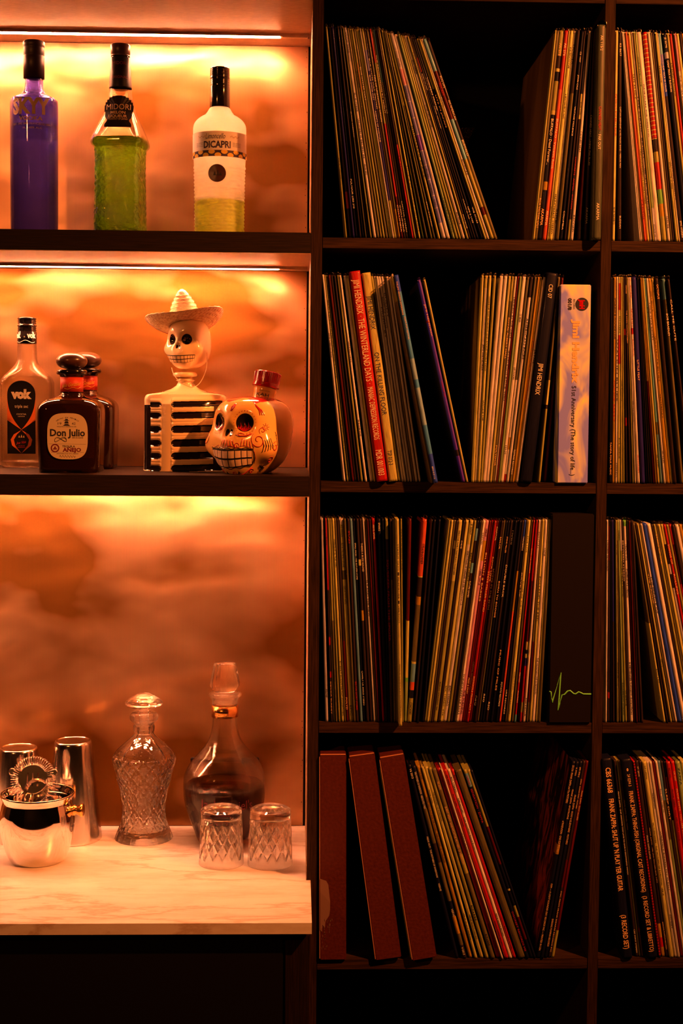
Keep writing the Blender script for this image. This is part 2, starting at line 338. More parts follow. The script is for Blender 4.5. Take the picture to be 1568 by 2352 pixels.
# record shelving: uprights, shelf boards and back panel
rs = thing('record_shelving', 'dark wood open shelving holding the rows of records', 'shelving', (0, 0, 0))
for i, x0 in enumerate((XD, X2, X2+.4385)):
    boxo('upright', x0, x0+.0160, 0, .36, 0, 2.3, 'wood_upright', rs, .0006)
for z in (Z0, Z1, Z2, Z3, Z4, Z4-.3713, .08):
    for x0, x1 in ((0, X2), (X2+.016, X2+.4385)):
        boxo('shelf_board', x0+.0002, x1-.0002, .0008, .36, z-.0162, z, 'wood_shelf', rs, .0005)
boxo('back_panel', XD, X2+.46, .36, .368, 0, 2.3, 'black_panel', rs)

# bar shelving beside it, with the LED strips let into the undersides
bs = thing('bar_shelving', 'dark wood bar shelves with lit bottle niches beside the records', 'shelving', (0, 0, 0))
def bar_board(z0, z1, under=True):
    boxo('shelf_board', XL, XD-.0012, 0, D+.004, z0+.0012, z1, 'bar_wood_shelf', bs, .0006)
    boxo('underside_panel', XL, XD-.0012, .001, D+.004, z0, z0+.0011, 'lit_wood', bs)
bar_board(ZL1B, ZL1T); bar_board(ZL2B, ZL2T); bar_board(ZTOP, ZTOP+.05)
boxo('upright', XL-.02, XL, 0, D+.004, ZC, ZTOP+.3, 'bar_wood_upright', bs)
boxo('side_lining', XD-.0011, XD-.0001, .0015, D+.003, ZC+.0005, ZTOP+.3, 'lit_wood', bs)  # divider's face near the LED, coloured pale so that it looks lit
boxo('back_board', XL, XD, D+.0045, D+.012, ZC, ZTOP+.3, 'black_panel', bs)
for nm, z0, z1 in (('behind the three upright bottles at the top', ZL1T, ZTOP), ('behind the skeleton bottle on the middle shelf', ZL2T, ZL1B), ('tall panel behind the decanters on the counter', ZC, ZL2B)):
    tg = tag(boxo('backsplash_panel', XL, XD-.0045, D, D+.002, z0+.0008, z1-.0008, 'copper_sheet'), ('beaten copper metal sheet ' + nm), 'panel', 'copper backsplash sheets')
    # screws / nicks along the free edge
    bm = bmesh.new(); random.seed(3)
    for k in range(int((z1-z0)/.011)):
        z = z0+.006+k*.011+random.uniform(-.003, .003)
        if z > z1-.004 or random.random() < .35: continue
        a = random.uniform(.0004, .0011); x = XD-.0062-random.uniform(0, .0025)
        box(bm, x-a*.6, x+a*.6, D-.0003, D-.00005, z-a, z+a)
    link('edge_nick', bm, 'dark_brown', tg, kind='stuff')
    boxo('edge_seam', XD-.0052, XD-.0046, D-.0005, D, z0+.001, z1-.001, 'dark_brown', tg)
for nm, z in (('under the top of the bar shelving', ZTOP), ('under the shelf of the three upright bottles', ZL1B), ('under the shelf of the skeleton bottle', ZL2B)):
    t = thing('led_strip', 'slim amber LED strip in a metal channel ' + nm, 'light', (0, 0, z))
    yy = .208
    bm = bmesh.new(); box(bm, XL, XD-.004, yy-.0075, yy-.0060, -.0045, -.0002); box(bm, XL, XD-.004, yy+.0060, yy+.0075, -.0045, -.0002); box(bm, XL, XD-.004, yy-.0060, yy+.0060, -.0012, -.0002)
    link('channel', bm, 'alu', t)
    boxo('diffuser', XL+.02, XD-.052, yy-.0055, yy+.0055, -.0052, -.0014, 'led', t, .001)
    boxo('dim_diffuser_end', XD-.051, XD-.006, yy-.0055, yy+.0055, -.0052, -.0014, 'alu', t, .001)

# marble counter and the dark cabinet under it
XE = -.0107; YC = -.1815
bm = bmesh.new(); box(bm, XL, XD-.0012, -.0004, D-.0002, ZC-.016, ZC); box(bm, XL, XE, YC, -.0004, ZC-.016, ZC)
bmesh.ops.remove_doubles(bm, verts=bm.verts, dist=1e-6)
ct = link('marble_counter', bm, 'marble'); tag(ct, 'veined white marble counter slab glowing amber under the decanters', 'counter')
cb = thing('bar_cabinet', 'black cabinet under the marble counter beside the record shelving', 'cabinet', (0, 0, 0))
xs = atY(652, 2250, YC+.02).x; xr = XE-.003
boxo('carcass', XL, xr, YC+.045, -.002, .08, ZC-.0262, 'black_panel', cb)
boxo('stile', xs+.0015, xr, YC+.02, YC+.044, .08, ZC-.0262, 'bar_wood_upright', cb, .0006)
boxo('shadow_rail', XL, xr-.006, YC+.03, -.002, ZC-.0260, ZC-.0162, 'black_panel', cb)
for i in range(2):
    xa = xs-.0015-(i+1)*.45; d_ = boxo('door', xa+.002, xa+.45, YC+.018, YC+.044, .09, ZC-.028, 'black_panel', cb, .001)
boxo('plinth', XL, xr, YC+.09, -.002, 0, .08, 'black_panel', cb)

# black power outlet on the sheet behind the whisky decanter
pc = atY(516, 1740, D-.004); po = thing('power_outlet', 'slim black outlet strip on the copper sheet behind the whisky decanter', 'outlet', (pc.x, D-.0005, pc.z))
wv = 79*sc_at(D); hv = 11*sc_at(D)
boxo('outlet_plate', -wv, wv, -.006, 0, -hv, 0, 'black_satin', po, .0012)
for sx in (-1, 1):
    for a in (-.006, .006): boxo('socket_slot', sx*wv*.5+a-.001, sx*wv*.5+a+.001, -.0064, -.0059, -hv*.75, -hv*.25, 'ink_dark', po)

# ------------------------------------------------------------------ glittering triangle hanging at the back of the top shelf
c = atY(1062, 320, .33); k = sc_at(.33)
bm = bmesh.new(); pts = [(-46*k, 0), (28*k, 0), (4*k, -52*k), (-4*k, -66*k), (-12*k, -60*k)]
a = [bm.verts.new((x, 0, z)) for x, z in pts]; b = [bm.verts.new((x, .012, z)) for x, z in pts]
bm.faces.new(a); bm.faces.new(b[::-1])
for i in range(len(pts)): bm.faces.new((a[i], b[i], b[(i+1) % len(pts)], a[(i+1) % len(pts)]))
bmesh.ops.recalc_face_normals(bm, faces=bm.faces)
o = link('glitter_triangle', bm, 'glitter'); o.location = (c.x, .33, atY(1062, 293, .33).z); tag(o, 'small dark glittery triangle at the back of the top shelf behind leaning records', 'ornament')

# ------------------------------------------------------------------ bottles
def axis(cx, y, Y): return atY(cx, y, Y)
def prof(cx, Y, rows):
    """(picture y, half width px, ...) -> (r, z, ...) around a vertical axis at depth Y"""
    k = sc_at(Y); return [(r[1]*k, atY(cx, r[0], Y).z) + tuple(r[2:]) for r in rows]
def shell(rows, th, n=64, fn=None, base=.004, bm=None, fineness=3):
    """glass wall with an inner surface: rows go from the mouth down to the foot"""
    ro = fine(rows, fineness); zb = ro[-1][1]
    inner = [(max(.0015, r[0]-th),)+tuple(r[1:]) for r in ro if r[1] > zb+base]
    bm = lathe([(0, zb, 2, 1)] + ro[::-1] + inner + [(0, zb+base, 2, 1)], n, fn, bm=bm)
    return bm
def liquid(rows, th, top, n=64, fn=None, base=.004, fineness=3):
    ro = fine(rows, fineness); zb = ro[-1][1]
    inn = [(max(.0015, r[0]-th+.00025),)+tuple(r[1:]) for r in ro if zb+base < r[1] < top]
    if inn[0][1] < top: inn = [(inn[0][0], top)+tuple(inn[0][2:])] + inn
    return lathe([(0, top, 2, 1)] + inn + [(0, zb+base-.0002, 2, 1)], n, fn)
def rel(rows, z0): return [(r[0], r[1]-z0)+tuple(r[2:]) for r in rows]
def ribbed(rows, cnt=40, amp=.03): return None

# --- blue vodka bottle
Y = .125; cx = 78.4; zt = ZL1T
a = axis(cx, 300, Y); t = thing('vodka_bottle', 'tall cobalt blue vodka bottle with a dark cap', 'bottle', (a.x, Y, zt))
P = rel(prof(cx, Y, [(176, 20), (186, 20.4), (200, 20.6), (210, 23), (217, 29), (222, 38), (226, 46), (231, 51), (238, 53), (300, 53.2), (420, 53), (520, 52.6), (546, 51.5), (552, 49)]), zt)
P[-1] = (P[-1][0], 0.0002)
link('glass_body', shell(P, .0032), 'blue_glass', t, True)
link('vodka', liquid(P, .0032, atY(cx, 233, Y).z-zt), 'vodka', t, True)
k = sc_at(Y); Z = lambda y: atY(cx, y, Y).z-zt
cr = [(0, Z(95.5)), (22*k, Z(95.5)), (24*k, Z(97)), (24.2*k, Z(108)), (22.8*k, Z(110)), (23.4*k, Z(112)), (23.4*k, Z(127)), (22.6*k, Z(128.5)), (22.6*k, Z(130)), (23.6*k, Z(131.5)), (23.4*k, Z(181)), (0, Z(181))]
link('cap', lathe(cr, 48), 'cap_navy', t, True)
R = 53.4*k
def cyl(R, x0=0.0, z0=0.0, e=.0006):
    return lambda u, v: Vector((( R+e)*math.sin((u+x0)/R), -(R+e)*math.cos((u+x0)/R), z0+v))
bm = bmesh.new(); letters(bm, 'SKYY', cyl(R, 1*k, Z(253)), 88*k, 33*k, 0, .05); link('lettering', bm, 'gold_ink', t)
bm = bmesh.new(); letters(bm, 'VODKA', cyl(R, 1.5*k, Z(281.5)), 53*k, 8.5*k, 0, .03); letters(bm, 'EST. 1992 SAN FRANCISCO, USA', cyl(R, 3*k, Z(294)), 88*k, 4.5*k); letters(bm, '1L   40% ALC', cyl(R, 6*k, Z(303)), 42*k, 4*k); link('lettering', bm, 'gold_ink', t)
bm = bmesh.new(); patch(bm, lambda u, v: Vector(((R-.0030)*math.sin(u), (R-.0030)*math.cos(u), v)), -1.15, 1.15, Z(316), Z(237), 24, 2)
link('back_label', bm, 'violet_ink', t)
bm = bmesh.new(); patch(bm, lambda u, v: Vector(((R-.0034)*math.sin(u), (R-.0034)*math.cos(u), v)), -.95, .35, Z(288), Z(280), 16, 1); patch(bm, lambda u, v: Vector(((R-.0034)*math.sin(u), (R-.0034)*math.cos(u), v)), .5, 1.1, Z(315), Z(279), 8, 1); link('back_label_band', bm, 'violet_dark', t)

# --- green melon liqueur bottle
Y = .125; cx = 276.5
a = axis(cx, 300, Y); t = thing('melon_liqueur_bottle', 'flared bottle of bright green melon liqueur with pebbled sides', 'bottle', (a.x, Y, zt), rz=-.17)
def pw(n): return n
P = rel(prof(cx, Y, [(127, 20, 2, 1), (133, 20.5, 2, 1), (160, 21.5, 2, 1), (205, 25, 2, 1), (225, 27.5, 2.1, 1), (240, 30, 2.2, 1), (262, 36, 2.4, 1), (283, 45, 2.8, 1), (305, 53.5, 3.4, 1), (320, 58.5, 4, 1), (329, 60, 4.5, 1), (336, 59, 4.5, 1), (342, 54, 4.5, 1), (347, 52.5, 4.5, 1), (380, 51.5, 4.5, 1), (450, 52, 4.5, 1), (500, 53, 4.5, 1), (548, 54, 4.5, 1), (553, 52, 4.5, 1)]), zt); P[-1] = P[-1][:1] + (.0002,) + P[-1][2:]
zs = P[12][1]
def bumpy(th, z, r):
    if z > zs or r < .01: return r
    s = math.sin(9.0*th+31*z*9)*math.sin(17*th-300*z) + math.sin(23*th+510*z+2)*.7 + math.sin(13*th-720*z)*.6
    return r*(1+.012*s)
def sub(rows, zlim, step=.0025):
    out = []
    for p, q in zip(rows, rows[1:]):
        n_ = max(1, int((p[1]-q[1])/step)) if p[1] <= zlim+.001 else 1
        for i in range(n_): out.append(tuple(p[j]+(q[j]-p[j])*i/n_ for j in range(4)))
    return out+[rows[-1]]
ro = sub(fine(P, 3), zs)
inner = [(max(.002, r[0]-.0032),)+r[1:] for r in fine(P, 3) if r[1] > .005]
bm = lathe([(0, .0002, 2, 1)] + ro[::-1], 96, bumpy)
bm.free(); bm = lathe([(0, .0002, 2, 1)] + ro[::-1] + inner + [(0, .005, 2, 1)], 96, bumpy)
for f in bm.faces: f.material_index = 1 if f.calc_center_median().z > zs-.001 else 0
link('glass_body', bm, ['pebbled_glass', 'clear_glass'], t, True)
lg = link('melon_liqueur', liquid(P, .0030, atY(cx, 322, Y).z-zt, 96, lambda th, z, r: bumpy(th, z, r)), 'green_liquid', t, True)
k = sc_at(Y); Z = lambda y: atY(cx, y, Y).z-zt
link('cap', lathe([(0, Z(103)), (20*k, Z(103)), (22*k, Z(105)), (22.2*k, Z(125)), (20.5*k, Z(127)), (20.5*k, Z(128.5)), (22*k, Z(130)), (20*k, Z(131.5)), (0, Z(131.5))], 48), 'dark_brown', t, True)
link('neck_label', lathe([(21.0*k, Z(134)), (22.2*k, Z(134.5)), (25.6*k, Z(202)), (25.8*k, Z(205)), (24*k, Z(205))], 48), 'black_satin', t, True)
bm = bmesh.new(); letters(bm, 'ORIGINAL', cyl(25*k, 5*k, Z(182), .0008), 36*k, 6*k); letters(bm, 'MIDORI', cyl(24.4*k, 5*k, Z(150), .0011), 30*k, 7*k); link('neck_lettering', bm, 'dark_red_ink', t)
# shield label: stepped disc on a foot; leans with the glass
def shield(u, v):
    z = Z(264)+v; y = 264-v/k; hw = 27+max(0, (y-225))*.30+max(0, y-262)*.2
    return Vector((u, -(hw*k)*(.985)-.0012+.9*(u*u)/(hw*k)*.45, z))
pts = []
for i in range(17):
    an = -PI*.12 + (PI*1.24)*i/16; rr = 32.5
    pts.append((rr*math.cos(an), rr*math.sin(an)+5))
outl = []
for i, p in enumerate(pts):
    if i: outl.append((pts[i-1][0], p[1]) if p[0] > 0 else (p[0], pts[i-1][1]))
    outl.append(p)
outl += [(-29, -14), (-25, -19), (-25, -23), (-30, -30), (-30, -37), (30, -37), (30, -30), (25, -23), (25, -19), (29, -14)]
bm = bmesh.new()
cen = bm.verts.new(shield(0, 0)); vs = [bm.verts.new(shield(x*k, y*k)) for x, y in outl]
for i in range(len(vs)): bm.faces.new((cen, vs[i], vs[(i+1) % len(vs)]))
bmesh.ops.subdivide_edges(bm, edges=bm.edges, cuts=2, use_grid_fill=True)
sl = link('shield_label', bm, 'black_satin', t); sl.rotation_euler = (0, 0, .17)
so = lambda x0, z0: (lambda u, v: shield(u+x0, z0+v)+Vector((0, -.0016, 0)))
bm = bmesh.new(); letters(bm, 'MIDORI', so(0, 11*k), 54*k, 13*k, 0, .0); letters(bm, 'MELON', so(-.5*k, -2.5*k), 33*k, 6.5*k, 0, .02); letters(bm, 'LIQUEUR', so(-.5*k, -11.5*k), 41*k, 6.5*k, 0, .02); letters(bm, 'PRODUCT OF JAPAN', so(0, -18.5*k), 42*k, 4*k)
sl = link('shield_lettering', bm, 'gold_ink', t); sl.rotation_euler = (0, 0, .17)

# --- frosted lemon liqueur bottle
Y = .125; cx = 504.5
a = axis(cx, 300, Y); t = thing('limoncello_bottle', 'frosted round-shouldered bottle of lemon liqueur, a quarter full', 'bottle', (a.x, Y, zt))
P = rel(prof(cx, Y, [(246, 19), (251, 24), (258, 28), (265, 33.5), (270, 42), (277, 51), (286, 57.5), (296, 59.8), (312, 60), (362, 59.5), (374, 58.5), (420, 57), (470, 56.3), (520, 55.8), (548, 55.5), (553, 53)]), zt); P[-1] = (P[-1][0], .0002)
k = sc_at(Y); Z = lambda y: atY(cx, y, Y).z-zt
z1_, z2_ = Z(374), Z(550)
def scales(th, z, r):
    if z > z1_ or z < .004: return r
    th_ = ((th+PI/2+PI) % (2*PI))-PI
    if (th_*58)**2 + ((z-Z(407))/k)**2 < 27**2: return r
    if z > Z(384): return r
    row = (z-z2_)/(8.2*k); j = math.floor(row); fz = row-j
    q = th*14/ (1.0)/2+ (0.5 if j % 2 else 0)*PI
    w_ = abs(math.sin(q)); hh = 4*fz*(1-fz)
    return r*(1+.04*(min(1, w_*1.25)*hh-.45))
def dense(rows, zlim, step=.0011): return sub([tuple(r) if len(r) > 2 else (r[0], r[1], 2., 1.) for r in rows], zlim, step)
ro = dense(fine(P, 3), z1_)
inner = [(max(.002, r[0]-.003),)+tuple(r[1:]) for r in fine(P, 3) if r[1] > .005]
link('glass_body', lathe([(0, .0002)] + ro[::-1] + inner + [(0, .005)], 128, scales), 'frosted_glass', t, True)
link('limoncello', liquid(P, .0031, Z(462)), 'lemon_liquid', t, True)
rr = [(0, Z(156.5)), (20.5*k, Z(156.5)), (22*k, Z(158))]
for i in range(5): y = 160+i*3.4; rr += [(22.5*k, Z(y)), (21*k, Z(y+1.6)), (22.6*k, Z(y+3))]
rr += [(21.6*k, Z(178)), (22.6*k, Z(179)), (22.6*k, Z(182)), (21.2*k, Z(184)), (22.8*k, Z(186)), (21.2*k, Z(189)), (22.8*k, Z(191)), (21.2*k, Z(194)), (22.8*k, Z(196)), (21.6*k, Z(198)), (22.8*k, Z(201)), (22.9*k, Z(246)), (22.3*k, Z(248.5)), (0, Z(248.5))]
link('cap', lathe(rr, 56), 'black_gloss', t, True)
R = 60*k
bm = bmesh.new(); patch(bm, lambda u, v: Vector(((R+.0005)*math.sin(u), -(R+.0005)*math.cos(u), v)), -1.5, 1.5, Z(355), Z(312), 40, 2); link('paper_label', bm, 'pale_paper', t, True)
bm = bmesh.new(); patch(bm, lambda u, v: Vector(((R+.0006)*math.sin(u), -(R+.0006)*math.cos(u), v)), -1.5, 1.5, Z(369), Z(355), 40, 2); link('label_band', bm, 'navy_ink', t, True)
bm = bmesh.new()
for i in range(13):
    u = -1.42+i*.235; vv = Z(358.5 if i % 2 else 366); n_ = 12; hb = 5.2*k
    ps = [(u+7.4*k*math.cos(2*PI*j/n_)/R, max(Z(369), min(Z(355), vv+hb*math.sin(2*PI*j/n_)))) for j in range(n_)]
    poly(bm, ps, lambda u, v: Vector(((R+.0010)*math.sin(u), -(R+.0010)*math.cos(u), v)))
link('lemon_print', bm, 'lemon_ink', t)
bm = bmesh.new(); letters(bm, 'Limoncello', lambda u, v: cyl(R, -6*k, Z(323), .00075)(u+v*.22, v), 44*k, 12*k); letters(bm, 'DICAPRI', cyl(R, -3*k, Z(342), .00075), 62*k, 14.5*k, 0, .03)
for i, s in enumerate(('DA AMALFI', '100% NATURALE', '100% TRADIZIONALE')): letters(bm, s, cyl(R, 44*k, Z(338+i*3.6), .0009), 22*k, 2.2*k); letters(bm, s, cyl(R, -46*k, Z(338+i*3.6), .0009), 20*k, 2.2*k)
letters(bm, '700ml', cyl(R, 45*k, Z(362), .0012), 14*k, 3*k)
link('label_lettering', bm, 'navy_ink', t)
for sx in (-1, 1):
    bm = bmesh.new()
    for i in range(9):
        u = sx*(28+i*2.6)*k; z = Z(324)+math.sin(i*1.7)*1.6*k; poly(bm, [((u-1.6*k)/R, z), (u/R, z+1.8*k), ((u+1.6*k)/R, z), (u/R, z-1.8*k)], lambda u, v: Vector(((R+.0009)*math.sin(u), -(R+.0009)*math.cos(u), v)))
    link('leaf_print', bm, 'gold_ink', t)
R2 = 57.8*k; bm = bmesh.new(); c0 = (-2.5*k, Z(407))
ps = [((c0[0]+19.5*k*math.cos(2*PI*j/40))/R2, c0[1]+19.8*k*math.sin(2*PI*j/40)) for j in range(40)]
cc = bm.verts.new((R2*math.sin(c0[0]/R2), -(R2+.0014), c0[1])); vs = [bm.verts.new(((R2+.0014)*math.sin(u), -(R2+.0014)*math.cos(u), v)) for u, v in ps]
for i in range(40): bm.faces.new((cc, vs[i], vs[(i+1) % 40]))
md = link('medallion', bm, 'dark_brown', t)
bm = bmesh.new()
for j in range(28):
    an = 2*PI*j/28; cyf = cyl(R2, c0[0]+16.6*k*math.cos(an), c0[1]+16.6*k*math.sin(an), .0018); poly(bm, [(-.6*k, -.6*k), (.6*k, -.6*k), (.6*k, .6*k), (-.6*k, .6*k)], cyf)
for xx, hh in ((-5, 9), (2, 12), (8, 7)): poly(bm, [((xx-3)*k, -5*k), ((xx+3)*k, -5*k), (xx*k, (hh-5)*k)], cyl(R2, c0[0], c0[1], .0018))
link('medallion_print', bm, 'black_ink', md)

# --- clear triple sec bottle
zt = ZL2T
def floorY(px, py, z): return atZ(px, py, z).y
cx = 62.5; Y = .235
a = axis(cx, 900, Y); t = thing('triple_sec_bottle', 'clear flask-shaped triple sec bottle with a black and orange label', 'bottle', (a.x, Y, zt), rz=.02)
k = sc_at(Y); Z = lambda y: atY(cx, y, Y).z-zt; AY = .62
P = rel(prof(cx, Y, [(786, 21, 2, 1), (800, 22, 2, 1), (822, 22.6, 2, 1), (834, 25, 2.2, .95), (842, 31, 2.6, .85), (850, 38, 3, .8), (859, 47, 3.4, .74), (867, 54, 4, .68), (876, 57.6, 5, .64), (886, 58.6, 6, AY), (960, 58.8, 6, AY), (1040, 58, 6, AY), (1060, 57.5, 6, AY), (1067, 56.5, 6, AY), (1071, 53, 6, AY)]), zt); P[-1] = P[-1][:1] + (.0002,) + P[-1][2:]
link('glass_body', shell(P, .003, 96, None, .007), 'clear_glass', t, True)
link('liqueur', liquid(P, .003, Z(863), 96, None, .007), 'water_liquid', t, True)
rr = [(0, Z(729)), (19*k, Z(729)), (21*k, Z(730))]
for y in (733, 738, 743): rr += [(21.5*k, Z(y)), (19.6*k, Z(y+2.3))]
rr += [(21.8*k, Z(746)), (21.8*k, Z(750)), (20*k, Z(752)), (21.6*k, Z(754)), (20*k, Z(756.5)), (21.8*k, Z(759)), (20.2*k, Z(761)), (21.8*k, Z(763)), (21.9*k, Z(788)), (21.4*k, Z(790)), (0, Z(790))]
link('cap', lathe(rr, 56), 'black_gloss', t, True)
bm = bmesh.new()
for x0 in (14.5, -22, 51): letters(bm, 'vok', cyl(21.9*k, x0*k, Z(770.5), .0004), 22*k, 12*k, 0, .05)
tube(bm, [cyl(21.9*k, 0, 0, .0006)(u*k, Z(785-2.6*math.cos(u/22*PI*1.4))) for u in range(-22, 23, 2)], .0003, 4)
link('cap_lettering', bm, 'white_ink', t)
yf = -(58.8*k*AY)-.0004
fl = lambda x0, z0, e=0: (lambda u, v: Vector((x0+u, yf-e, z0+v)))
bm = bmesh.new(); lx = -7*k
ps = [(-31.5*k, Z(1041)), (31.5*k, Z(1041)), (31.5*k, Z(905))] + [(31.5*k*math.cos(q*PI/16), Z(905)+30*k*math.sin(q*PI/16)) for q in range(1, 16)] + [(-31.5*k, Z(905))]
cut = [(-31.5, 914), (-31.5, 975), (-29.5, 985), (-31.5, 1030), (-31.5, 1041), (31.5, 1041), (31.5, 1030)]
poly(bm, ps, fl(lx, 0)); link('front_label', bm, 'black_satin', t)
bm = bmesh.new()
for sx in (-1, 1):
    n_ = 14; up = []; lo_ = []
    for i in range(n_+1):
        y = 912+(986-912)*i/n_; u = 31.5*(1-((y-905)/(986-905))**2.4); up.append((sx*u*k, Z(y)))
    for p, q in zip(up, up[1:]):
        f1 = [p, q, (sx*31.5*k, max(q[1], Z(966))), (sx*31.5*k, max(p[1], Z(966)))]
        if q[1] < Z(966): f1 = [p, q, (sx*min(31.5*k, abs(q[0])+ (Z(966)-Z(986))*0+13*k*max(0.0, (q[1]-Z(987))/(Z(966)-Z(987)))), q[1]), (sx*min(31.5*k, abs(p[0])+13*k*max(0.0, min(1, (p[1]-Z(987))/(Z(966)-Z(987)))) if p[1] < Z(966) else 31.5*k), p[1])]
        poly(bm, f1, fl(lx, 0, .0004))
    dia = [(0, 987), (10, 997), (17, 1009), (14, 1022), (0, 1040)]
    for p, q in zip(dia, dia[1:]): poly(bm, [(sx*p[0]*k, Z(p[1])), (sx*q[0]*k, Z(q[1])), (sx*(q[0]+(7 if q[0] else 0))*k, Z(q[1])), (sx*(p[0]+(7 if p[0] else 0))*k, Z(p[1]))], fl(lx, 0, .0004))
link('label_flare', bm, 'orange_ink', t)
bm = bmesh.new(); letters(bm, 'vok', fl(lx, Z(905), .00015), 46*k, 19*k, 0, .07); link('logo_lettering', bm, 'pale_paper', t); bm = bmesh.new(); letters(bm, 'triple sec', fl(lx, Z(933), .00015), 30*k, 7*k); letters(bm, 'COCKTAIL', fl(lx, Z(951), .00015), 22*k, 3*k); letters(bm, 'LIQUEUR', fl(lx, Z(956), .00015), 15*k, 2*k)
link('label_lettering', bm, 'pale_paper', t); bm = bmesh.new()
for i, (px_, hh) in enumerate(((-5, 3), (0, 5), (5, 3))): poly(bm, [((px_-2)*k, -2*k), ((px_+2)*k, -2*k), (px_*k, hh*k)], fl(lx, Z(1002), .0002))
link('crown_emblem', bm, 'gold_ink', t)
bm = bmesh.new(); letters(bm, 'Joe Vok', lambda u, v: fl(lx, Z(1015), .0002)(u+.3*v, v+.15*u), 22*k, 6*k); letters(bm, 'THE ART OF', fl(lx, Z(1023), .0002), 14*k, 2*k); letters(bm, 'CELEBRATION', fl(lx, Z(1026.5), .0002), 18*k, 2*k); link('signature_print', bm, 'ink_red', t)

# --- two brown square tequila bottles with round wooden stoppers
def tequila(cx, Y, label, first):
    t = thing('tequila_bottle', label, 'bottle', (axis(cx, 950, Y).x, Y, zt), rz=.02, group='square brown tequila bottles')
    k = sc_at(Y); Zq = lambda y: atY(cx, y, Y).z-zt; s = 1.0 if first else 1.0
    yt, yb = (811, 1076) if first else (809, 1072)
    H = atY(cx, yt, Y).z-zt; q = H/265.0                       # metres per design unit
    zz = lambda u: H-u*q
    R_ = .0500/ (265*q)*265*q
    P = [(24*q, zz(46), 2, 1), (24.5*q, zz(88), 2, 1), (28*q, zz(92), 2, 1), (29*q, zz(95), 2.1, 1), (40*q, zz(99), 2.6, 1), (56*q, zz(105), 3.6, 1), (66*q, zz(114), 5, 1), (70*q, zz(126), 6.5, 1), (70*q, zz(160), 7, 1), (67*q, zz(255), 7, 1), (65.5*q, zz(262), 7, 1), (62*q, .0002, 7, 1)]
    link('glass_body', lathe([(0, zz(46), 2, 1)] + fine(P, 3) + [(0, .0002, 2, 1)], 96), 'brown_glass', t, True)
    link('stopper', lathe([(0, zz(0))] + [(34.6*q*math.sin(a_*PI/14)**.8, zz(18-18.5*math.cos(a_*PI/14))) for a_ in range(1, 14)] + [(14*q, zz(37)), (14*q, zz(39)), (0, zz(39))], 56), 'dark_wood', t, True)
    link('collar', lathe([(0, zz(37.5)), (32*q, zz(37.5)), (34*q, zz(39.5)), (34*q, zz(45)), (32*q, zz(47.5)), (27*q, zz(49)), (26*q, zz(53)), (0, zz(53))], 56), 'black_gloss', t, True)
    link('neck_label', lathe([(24*q, zz(54)), (25.2*q, zz(54)), (25.2*q, zz(86)), (24*q, zz(86))], 48), 'red_paper', t, True)
    bm = bmesh.new(); random.seed(4)
    letters(bm, 'Julio Gonzalez', lambda u, v: cyl(25.4*q, 2*q, zz(70), .0004)(u+.35*v, v+.12*u), 44*q, 9*q); tube(bm, [cyl(25.4*q, 0, zz(79), .0005)(u*q, (1.5*math.sin(u*.3)+u*.08)*q) for u in range(-14, 24)], .00025, 4)
    link('neck_script', bm, 'lemon_ink', t)
    yf = -70*q-.0004; fl = lambda x0, z0, e=0: (lambda u, v: Vector((x0+u, yf-e, z0+v)))
    bm = bmesh.new(); a_, b_ = 44*q, 50.5*q; zc = zz(184)
    ps = [(a_*abs(math.cos(th))**.62*math.copysign(1, math.cos(th)), b_*abs(math.sin(th))**.62*math.copysign(1, math.sin(th))) for th in [2*PI*j/48+.001 for j in range(48)]]
    poly(bm, ps, fl(0, zc)); lb = link('front_label', bm, 'cream_paper', t)
    if not first: return t
    bm = bmesh.new()
    letters(bm, 'Don Julio', fl(0, zz(176), .00015), 76*q, 15*q, 0, .03); letters(bm, '19', fl(-17*q, zz(156), .00015), 8*q, 5*q); letters(bm, '42', fl(13.5*q, zz(156), .00015), 8*q, 5*q)
    letters(bm, 'TEQUILA RESERVA DE', fl(-2*q, zz(163), .00015), 42*q, 2*q); letters(bm, '100% DE AGAVE', fl(22*q, zz(187), .00015), 24*q, 3.2*q); letters(bm, 'TEQUILA', fl(2.5*q, zz(206), .00015), 28*q, 4.2*q, 0, .02); letters(bm, 'ATOTONILCO EL ALTO, JALISCO', fl(0, zz(222), .00015), 47*q, 2.2*q)
    for i, ch in enumerate('HECHO EN MEXICO'):
        an = PI/2+.62-i*1.24/14
        if ch != ' ': letters(bm, ch, fl(math.cos(an)*40*q, zz(182)+math.sin(an)*39*q, .00015), 2.6*q, 2.6*q)
    poly(bm, [(-5*q, -3*q), (5*q, -3*q), (3*q, 2*q), (-3*q, 2*q)], fl(-2*q, zz(153), .00015)); poly(bm, [(-7*q, 0), (7*q, 0), (3*q, 1.5*q), (2.5*q, 4*q), (-2.5*q, 4*q), (-3*q, 1.5*q)], fl(-2*q, zz(150), .0002)); poly(bm, [(-8*q, -4*q), (8*q, -4*q), (3*q, 0), (-3*q, 0)], fl(-2*q, zz(157), .00015))
    tube(bm, [fl(-15*q, zz(190), .0002)(13*q*math.sin(j*.26), 4.5*q*math.sin(j*.52+.4)-j*.05*q) for j in range(56)], .0002, 4)
    for z_, x0, x1 in ((201, -40, 40), (219, -36, 36)): poly(bm, [(x0*q, -.15*q), (x1*q, -.15*q), (x1*q, .15*q), (x0*q, .15*q)], fl(0, zz(z_), .00015))
    tube(bm, [fl(0, zz(228), .0002)(u*q, 2.2*q*math.sin(u*1.1)+.8*q*math.sin(u*2.3)) for u in [x*.5 for x in range(-36, 37)]], .00013, 4)
    link('label_lettering', bm, 'ink_dark', lb)
    bm = bmesh.new(); letters(bm, 'AÑEJO', fl(9.5*q, zz(213.5), .00015), 40*q, 8*q, 0, .04)
    n_ = 24
